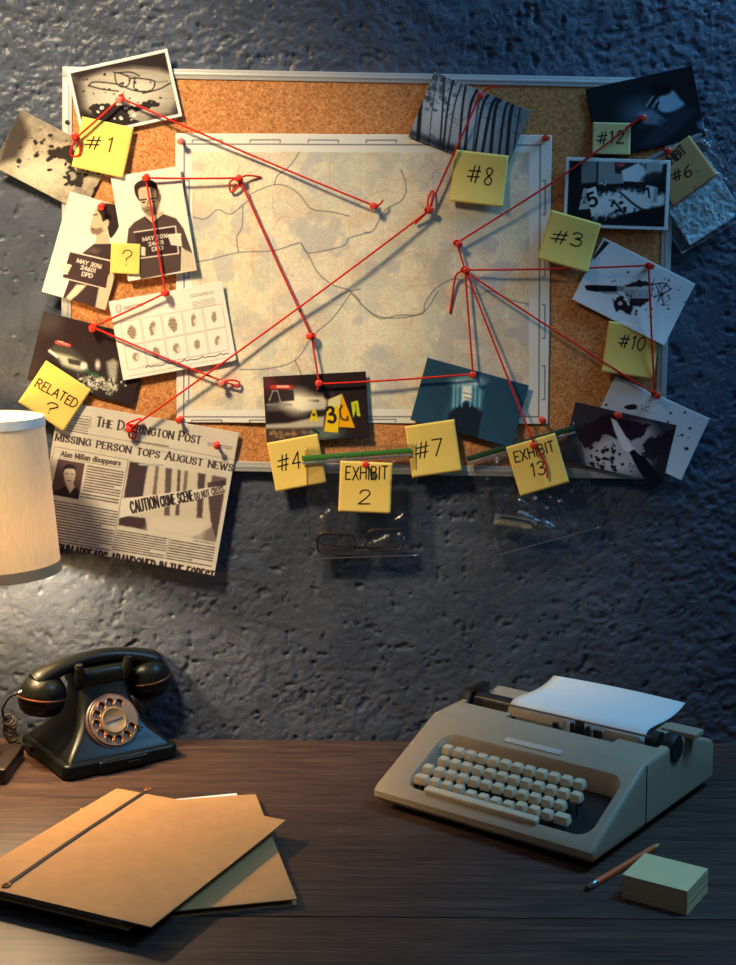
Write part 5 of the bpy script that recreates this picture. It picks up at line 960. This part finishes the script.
# elastic between two eyelets
im = Matrix.LocRotScale(f1.location, f1.rotation_euler, None).inverted(); e0 = im @ D(6.5, 885, FZ + .012); e1 = im @ D(148, 789.5, FZ + .012)
def f1z(p): u, v = p.x / w1 + .5, p.y / h1 + .5; return 0.0109 + 0.0025 * math.sin(u * 3.1) * math.sin(v * 3.1)
pts = [Vector((e0.x + (e1.x - e0.x) * k / 16, e0.y + (e1.y - e0.y) * k / 16, 0)) for k in range(17)]
for p in pts: p.z = f1z(p) + 0.0007
b = bmesh.new(); tube(b, pts, 0.0034, 10, flat=(0.25, 1.0)); el = obj('elastic_band', b, M['elastic'], f1)
for e in (e0, e1):
    b = bmesh.new(); zc = f1z(e) + 0.0008; tube(b, [(e.x + .0042 * math.cos(t_), e.y + .0042 * math.sin(t_), zc) for t_ in [k * math.pi / 12 for k in range(24)]], 0.0013, 8, True); obj('eyelet', b, M['brass'], f1)

# ------------------------------------------------------------------ typewriter
TR_ = math.radians(-37.14)
TW = empty('typewriter', (0.23315, -0.22093, 0), 'greige portable typewriter with cream keys at the right of the desk', 'typewriter', rz=TR_)
X0, X1 = -0.150, 0.176; XC = (X0 + X1) / 2
prof = [(-.166, .010), (-.172, .016), (-.172, .024), (-.166, .030), (-.036, .0905), (-.030, .0925), (.095, .0955), (.102, .093), (.178, .066), (.184, .060), (.184, .014), (.178, .010)]
b = bmesh.new(); prism_x(b, prof, X0, X1)
bmesh.ops.recalc_face_normals(b, faces=b.faces[:])
side = [e for e in b.edges if abs(e.verts[0].co.x - e.verts[1].co.x) < 1e-6]
bmesh.ops.bevel(b, geom=side, offset=0.006, segments=4, profile=0.5, affect='EDGES', clamp_overlap=True)
body = obj('body_shell', b, M['type_body'], TW)
cut = []
def cutter(bm_): c0 = obj('cutter', bm_, None, TW, False); cut.append(c0)
def slope_z(y): return .030 + (y + .166) * (.0905 - .030) / .130
# keyboard well: flared rounded opening in the sloped cover
wc = (-.105 + .157) / 2; whx, why, wyc = .134, .0475, -.1075
bb = bmesh.new(); rings = []
for dz, grow in ((-.06, -.004), (-.006, -.002), (.004, .004), (.03, .012)): rings.append([bb.verts.new((x, y, max(slope_z(y) + dz, 0.017) if dz < -.01 else slope_z(y) + dz)) for x, y in rrect(whx + grow, why + grow, .02, 7, wc, wyc)])
N = len(rings[0])
for a, c_r in zip(rings, rings[1:]):
    for k in range(N): bb.faces.new((a[k], a[(k + 1) % N], c_r[(k + 1) % N], c_r[k]))
bb.faces.new(rings[0][::-1]); bb.faces.new(rings[-1]); cutter(bb)
bb = bmesh.new(); box(bb, (.025, .023, .09), (.165, .024, .06)); cutter(bb)                       # type-bar slot
bb = bmesh.new(); box(bb, (.013, .060, .10), (.300, .066, .09)); cutter(bb)                       # carriage trough
for xs_ in (X0, X1): bb = bmesh.new(); lathe(bb, [(0, -.03), (.027, -.03), (.027, .03), (0, .03)], Matrix.Translation((xs_, .060, .083)) @ Matrix.Rotation(math.pi / 2, 4, 'Y'), 28); box(bb, (xs_, .060, .11), (.06, .054, .054)); cutter(bb)
bpy.context.view_layer.update(); bake_cut(body, cut, M['type_body'], 32)
b = bmesh.new(); prism_x(b, [(-.164, .0085), (.178, .0085), (.178, .0135), (-.164, .0135)], X0 + .006, X1 - .006); obj('bottom_plate', b, M['black'], TW)
for x, y in ((X0 + .03, -.13), (X1 - .03, -.13), (X0 + .03, .15), (X1 - .03, .15)): b = bmesh.new(); lathe(b, [(0, 0), (.009, 0), (.010, .009), (0, .009)], Matrix.Translation((x, y, 0)), 18); obj('rubber_foot', b, M['rubber'], TW)
b = bmesh.new(); prism_x(b, [(-.154, .0178), (-.062, .0178), (-.062, .052), (-.075, .046), (-.154, .022)], wc - whx + .004, wc + whx - .004); obj('key_bed', b, M['black'], TW)
# deck seam and badge
b = bmesh.new(); box(b, (X1 + .0002, -.03, .05), (.0012, .001, .078)); obj('side_seam', b, M['black'], TW)
sl = math.atan2(.0605, .130)
b = bmesh.new(); box(b, (0, 0, 0), (.086, .0085, .0016), None, .0006); obj('name_badge', b, M['badge'], TW, True, 30, (.021, -.0475, slope_z(-.0475) + .0007), (sl, 0, 0))
# keys
def keymesh(hx, hy, h):
    b_ = bmesh.new(); loft(b_, [(0, hx, hy, .0022, 0, 0), (.002, hx + .0003, hy + .0003, .0024, 0, 0), (h * .85, hx - .0004, hy - .0005, .0024, 0, 0), (h, hx - .0013, hy - .0014, .002, 0, 0)], True, 4)
    bmesh.ops.recalc_face_normals(b_, faces=b_.faces[:]); m_ = bpy.data.meshes.new('key'); b_.to_mesh(m_); b_.free(); m_.materials.append(M['key']); m_.polygons.foreach_set('use_smooth', [True] * len(m_.polygons)); m_.set_sharp_from_angle(angle=math.radians(40)); return m_
kn, kw = keymesh(.0071, .0067, .0098), keymesh(.0100, .0067, .0098)
bs = bmesh.new(); box(bs, (0, 0, -.012), (.0022, .0045, .026)); sm = bpy.data.meshes.new('key_stem'); bs.to_mesh(sm); bs.free(); sm.materials.append(M['black'])
rows = [(-.082, .116, -.094, .0665), (-.077, .121, -.1105, .0565), (-.0905, .1075, -.127, .0475), (-.088, .117, -.1425, .0385)]
for r_, (xa, xb, y, z) in enumerate(rows):
    for k in range(12):
        x = xa + (xb - xa) * k / 11; wide = r_ == 3 and k in (0, 11); low = -.003 if (r_ == 3 and 4 <= k <= 7) else 0
        o = bpy.data.objects.new('key', kw if wide else kn); COL.objects.link(o); o.parent = TW; o.location = (x + (-.002 if wide and k == 0 else .002 if wide else 0), y, z + low); o.rotation_euler = (math.radians(8), 0, 0)
        s_ = bpy.data.objects.new('key_stem', sm); COL.objects.link(s_); s_.parent = o
b = bmesh.new(); box(b, (0, 0, 0), (.168, .0115, .009), None, .003, 4); obj('space_bar', b, M['key'], TW, True, 40, (.0085, -.1555, .0365), (math.radians(14), 0, 0))
# carriage: platen, knobs, paper bail, card holder, type guide
RX = Matrix.Rotation(math.pi / 2, 4, 'Y')
b = bmesh.new(); lathe(b, [(0, -.142), (.016, -.142), (.016, .142), (0, .142)], Matrix.Translation((.013, .056, .0885)) @ RX, 36); obj('platen_roller', b, M['rubber'], TW)
for s_ in (-1, 1):
    b = bmesh.new(); lathe(b, [(0, 0), (.006, 0), (.006, .006), (.0165, .007), (.018, .009), (.018, .022), (.0165, .024), (0, .0245)], Matrix.Translation((.013 + s_ * .142, .056, .0885)) @ Matrix.Rotation(s_ * math.pi / 2, 4, 'Y'), 30); obj('platen_knob', b, M['rubber'], TW)
b = bmesh.new(); box(b, (.013, .094, .0960), (.285, .034, .005), Matrix.Rotation(.12, 3, 'X'), .002); obj('paper_table', b, M['type_body'], TW)
b = bmesh.new(); tube(b, [(-.125, .040, .088), (-.125, .0365, .1025), (.15, .0365, .1025), (.15, .040, .088)], .0016, 8); obj('paper_bail', b, M['chrome'], TW)
b = bmesh.new(); box(b, (.026, .0345, .090), (.16, .0012, .009), Matrix.Rotation(-.25, 3, 'X')); obj('paper_scale', b, M['badge'], TW)
b = bmesh.new(); box(b, (-.022, .0335, .0945), (.09, .0015, .012), Matrix.Rotation(-.35, 3, 'X'), .0005); obj('card_holder', b, M['type_body'], TW)
b = bmesh.new(); box(b, (.108, .0335, .0940), (.05, .0015, .010), Matrix.Rotation(-.35, 3, 'X'), .0005); obj('card_holder', b, M['type_body'], TW)
b = bmesh.new(); box(b, (.049, .0285, .095), (.012, .006, .02), None, .001); box(b, (.037, .0295, .0925), (.004, .006, .014)); box(b, (.061, .0295, .0925), (.004, .006, .014)); box(b, (.075, .0295, .0915), (.01, .005, .012)); box(b, (.012, .028, .090), (.006, .006, .010)); obj('type_guide', b, M['black'], TW)
for x in (-.035, .09): b = bmesh.new(); lathe(b, [(0, -.006), (.02, -.006), (.02, .004), (.008, .005), (0, .005)], Matrix.Translation((x, .018, .072)), 26); obj('ribbon_spool', b, M['black'], TW)
b = bmesh.new(); tube(b, cr([(-.128, .06, .095), (-.135, .05, .108), (-.128, .03, .116), (-.115, .02, .117)], 5), .0022, 8); box(b, (-.132, .066, .103), (.012, .03, .022), None, .003); obj('carriage_lever', b, M['black'], TW)
b = bmesh.new(); box(b, (.165, .10, .097), (.05, .03, .008), None, .003); obj('rear_carriage_cover', b, M['type_body'], TW)
# sheet of paper in the platen
prof = cr([(.0405, .087), (.0385, .0935), (.0420, .1005), (.052, .1060), (.070, .1065), (.096, .1050), (.124, .1050), (.148, .1080), (.167, .1130)], 6)
V = []; Fc = []; n = len(prof); nxp = 16
for k in range(nxp):
    x = -.069 + .208 * k / (nxp - 1)
    for y, z in prof: V.append((x, y, z + .002 * math.sin(k / (nxp - 1) * 3.1) * max(0, (y - .08)) / .08))
for k in range(nxp - 1):
    for i in range(n - 1): a = k * n + i; Fc.append((a, a + n, a + n + 1, a + 1))
pp = obj('paper_sheet', (V, [], Fc), M['white_paper'], None, True, 0); pp.location = TW.location; pp.rotation_euler = (0, 0, TR_); md = pp.modifiers.new('thickness', 'SOLIDIFY'); md.thickness = 0.00025
tag(pp, 'blank white sheet of paper curling out of the typewriter', 'paper')

# ------------------------------------------------------------------ note pad and pencil
PZ = 0.027
P_ = [D(x, y, PZ) for x, y in ((621.7, 874.5), (686.8, 891.8), (708.8, 869), (645.6, 853.5))]; c = sum(P_, Vector()) / 4; ex = ((P_[1] - P_[0]) + (P_[2] - P_[3])) / 2; ey = ((P_[3] - P_[0]) + (P_[2] - P_[1])) / 2
pad = empty('note_pad', (c.x, c.y, 0), 'thick block of pale yellow notes at the right front of the desk', 'note pad', rz=math.atan2(ex.y, ex.x))
b = bmesh.new(); N = 14
for k in range(N): jx, jy = random.Random(k).uniform(-.0003, .0003), random.Random(k + 40).uniform(-.0003, .0003); box(b, (jx, jy, PZ * (k + .5) / N), (ex.length, ey.length, PZ / N * .97))
obj('paper_block', b, M['pad_edge'], pad, False)
b = bmesh.new(); box(b, (0, 0, PZ + .0002), (ex.length, ey.length, .0004)); obj('top_sheet', b, M['pad'], pad, False)
p0, p1 = D(586.5, 888, .004), D(661, 843, .004); d = p1 - p0
pc = empty('pencil', (p0.x, p0.y, 0.0038), 'orange pencil lying between the typewriter and the note pad', 'pencil', rz=math.atan2(d.y, d.x)); LN = d.length; RY = Matrix.Rotation(math.pi / 2, 4, 'Y')
def seg(name, prof, mat, n): b_ = bmesh.new(); lathe(b_, prof, RY, n); obj(name, b_, M[mat], pc, True, 35)
seg('eraser', [(0, 0), (.0028, .0005), (.0034, .002), (.0034, .009), (0, .009)], 'eraser', 18); seg('ferrule', [(0, .0085), (.0036, .0085), (.0037, .012), (.0034, .0125), (.0037, .013), (.0037, .02), (0, .02)], 'ferrule', 18)
seg('barrel', [(0, .0195), (.0038, .0195), (.0038, LN - .018), (0, LN - .018)], 'pencil', 6); seg('sharpened_tip', [(0, LN - .0181), (.0036, LN - .018), (.0009, LN - .004), (0, LN - .004)], 'pencil_wood', 18); seg('lead', [(.001, LN - .0045), (0, LN)], 'graphite', 12)
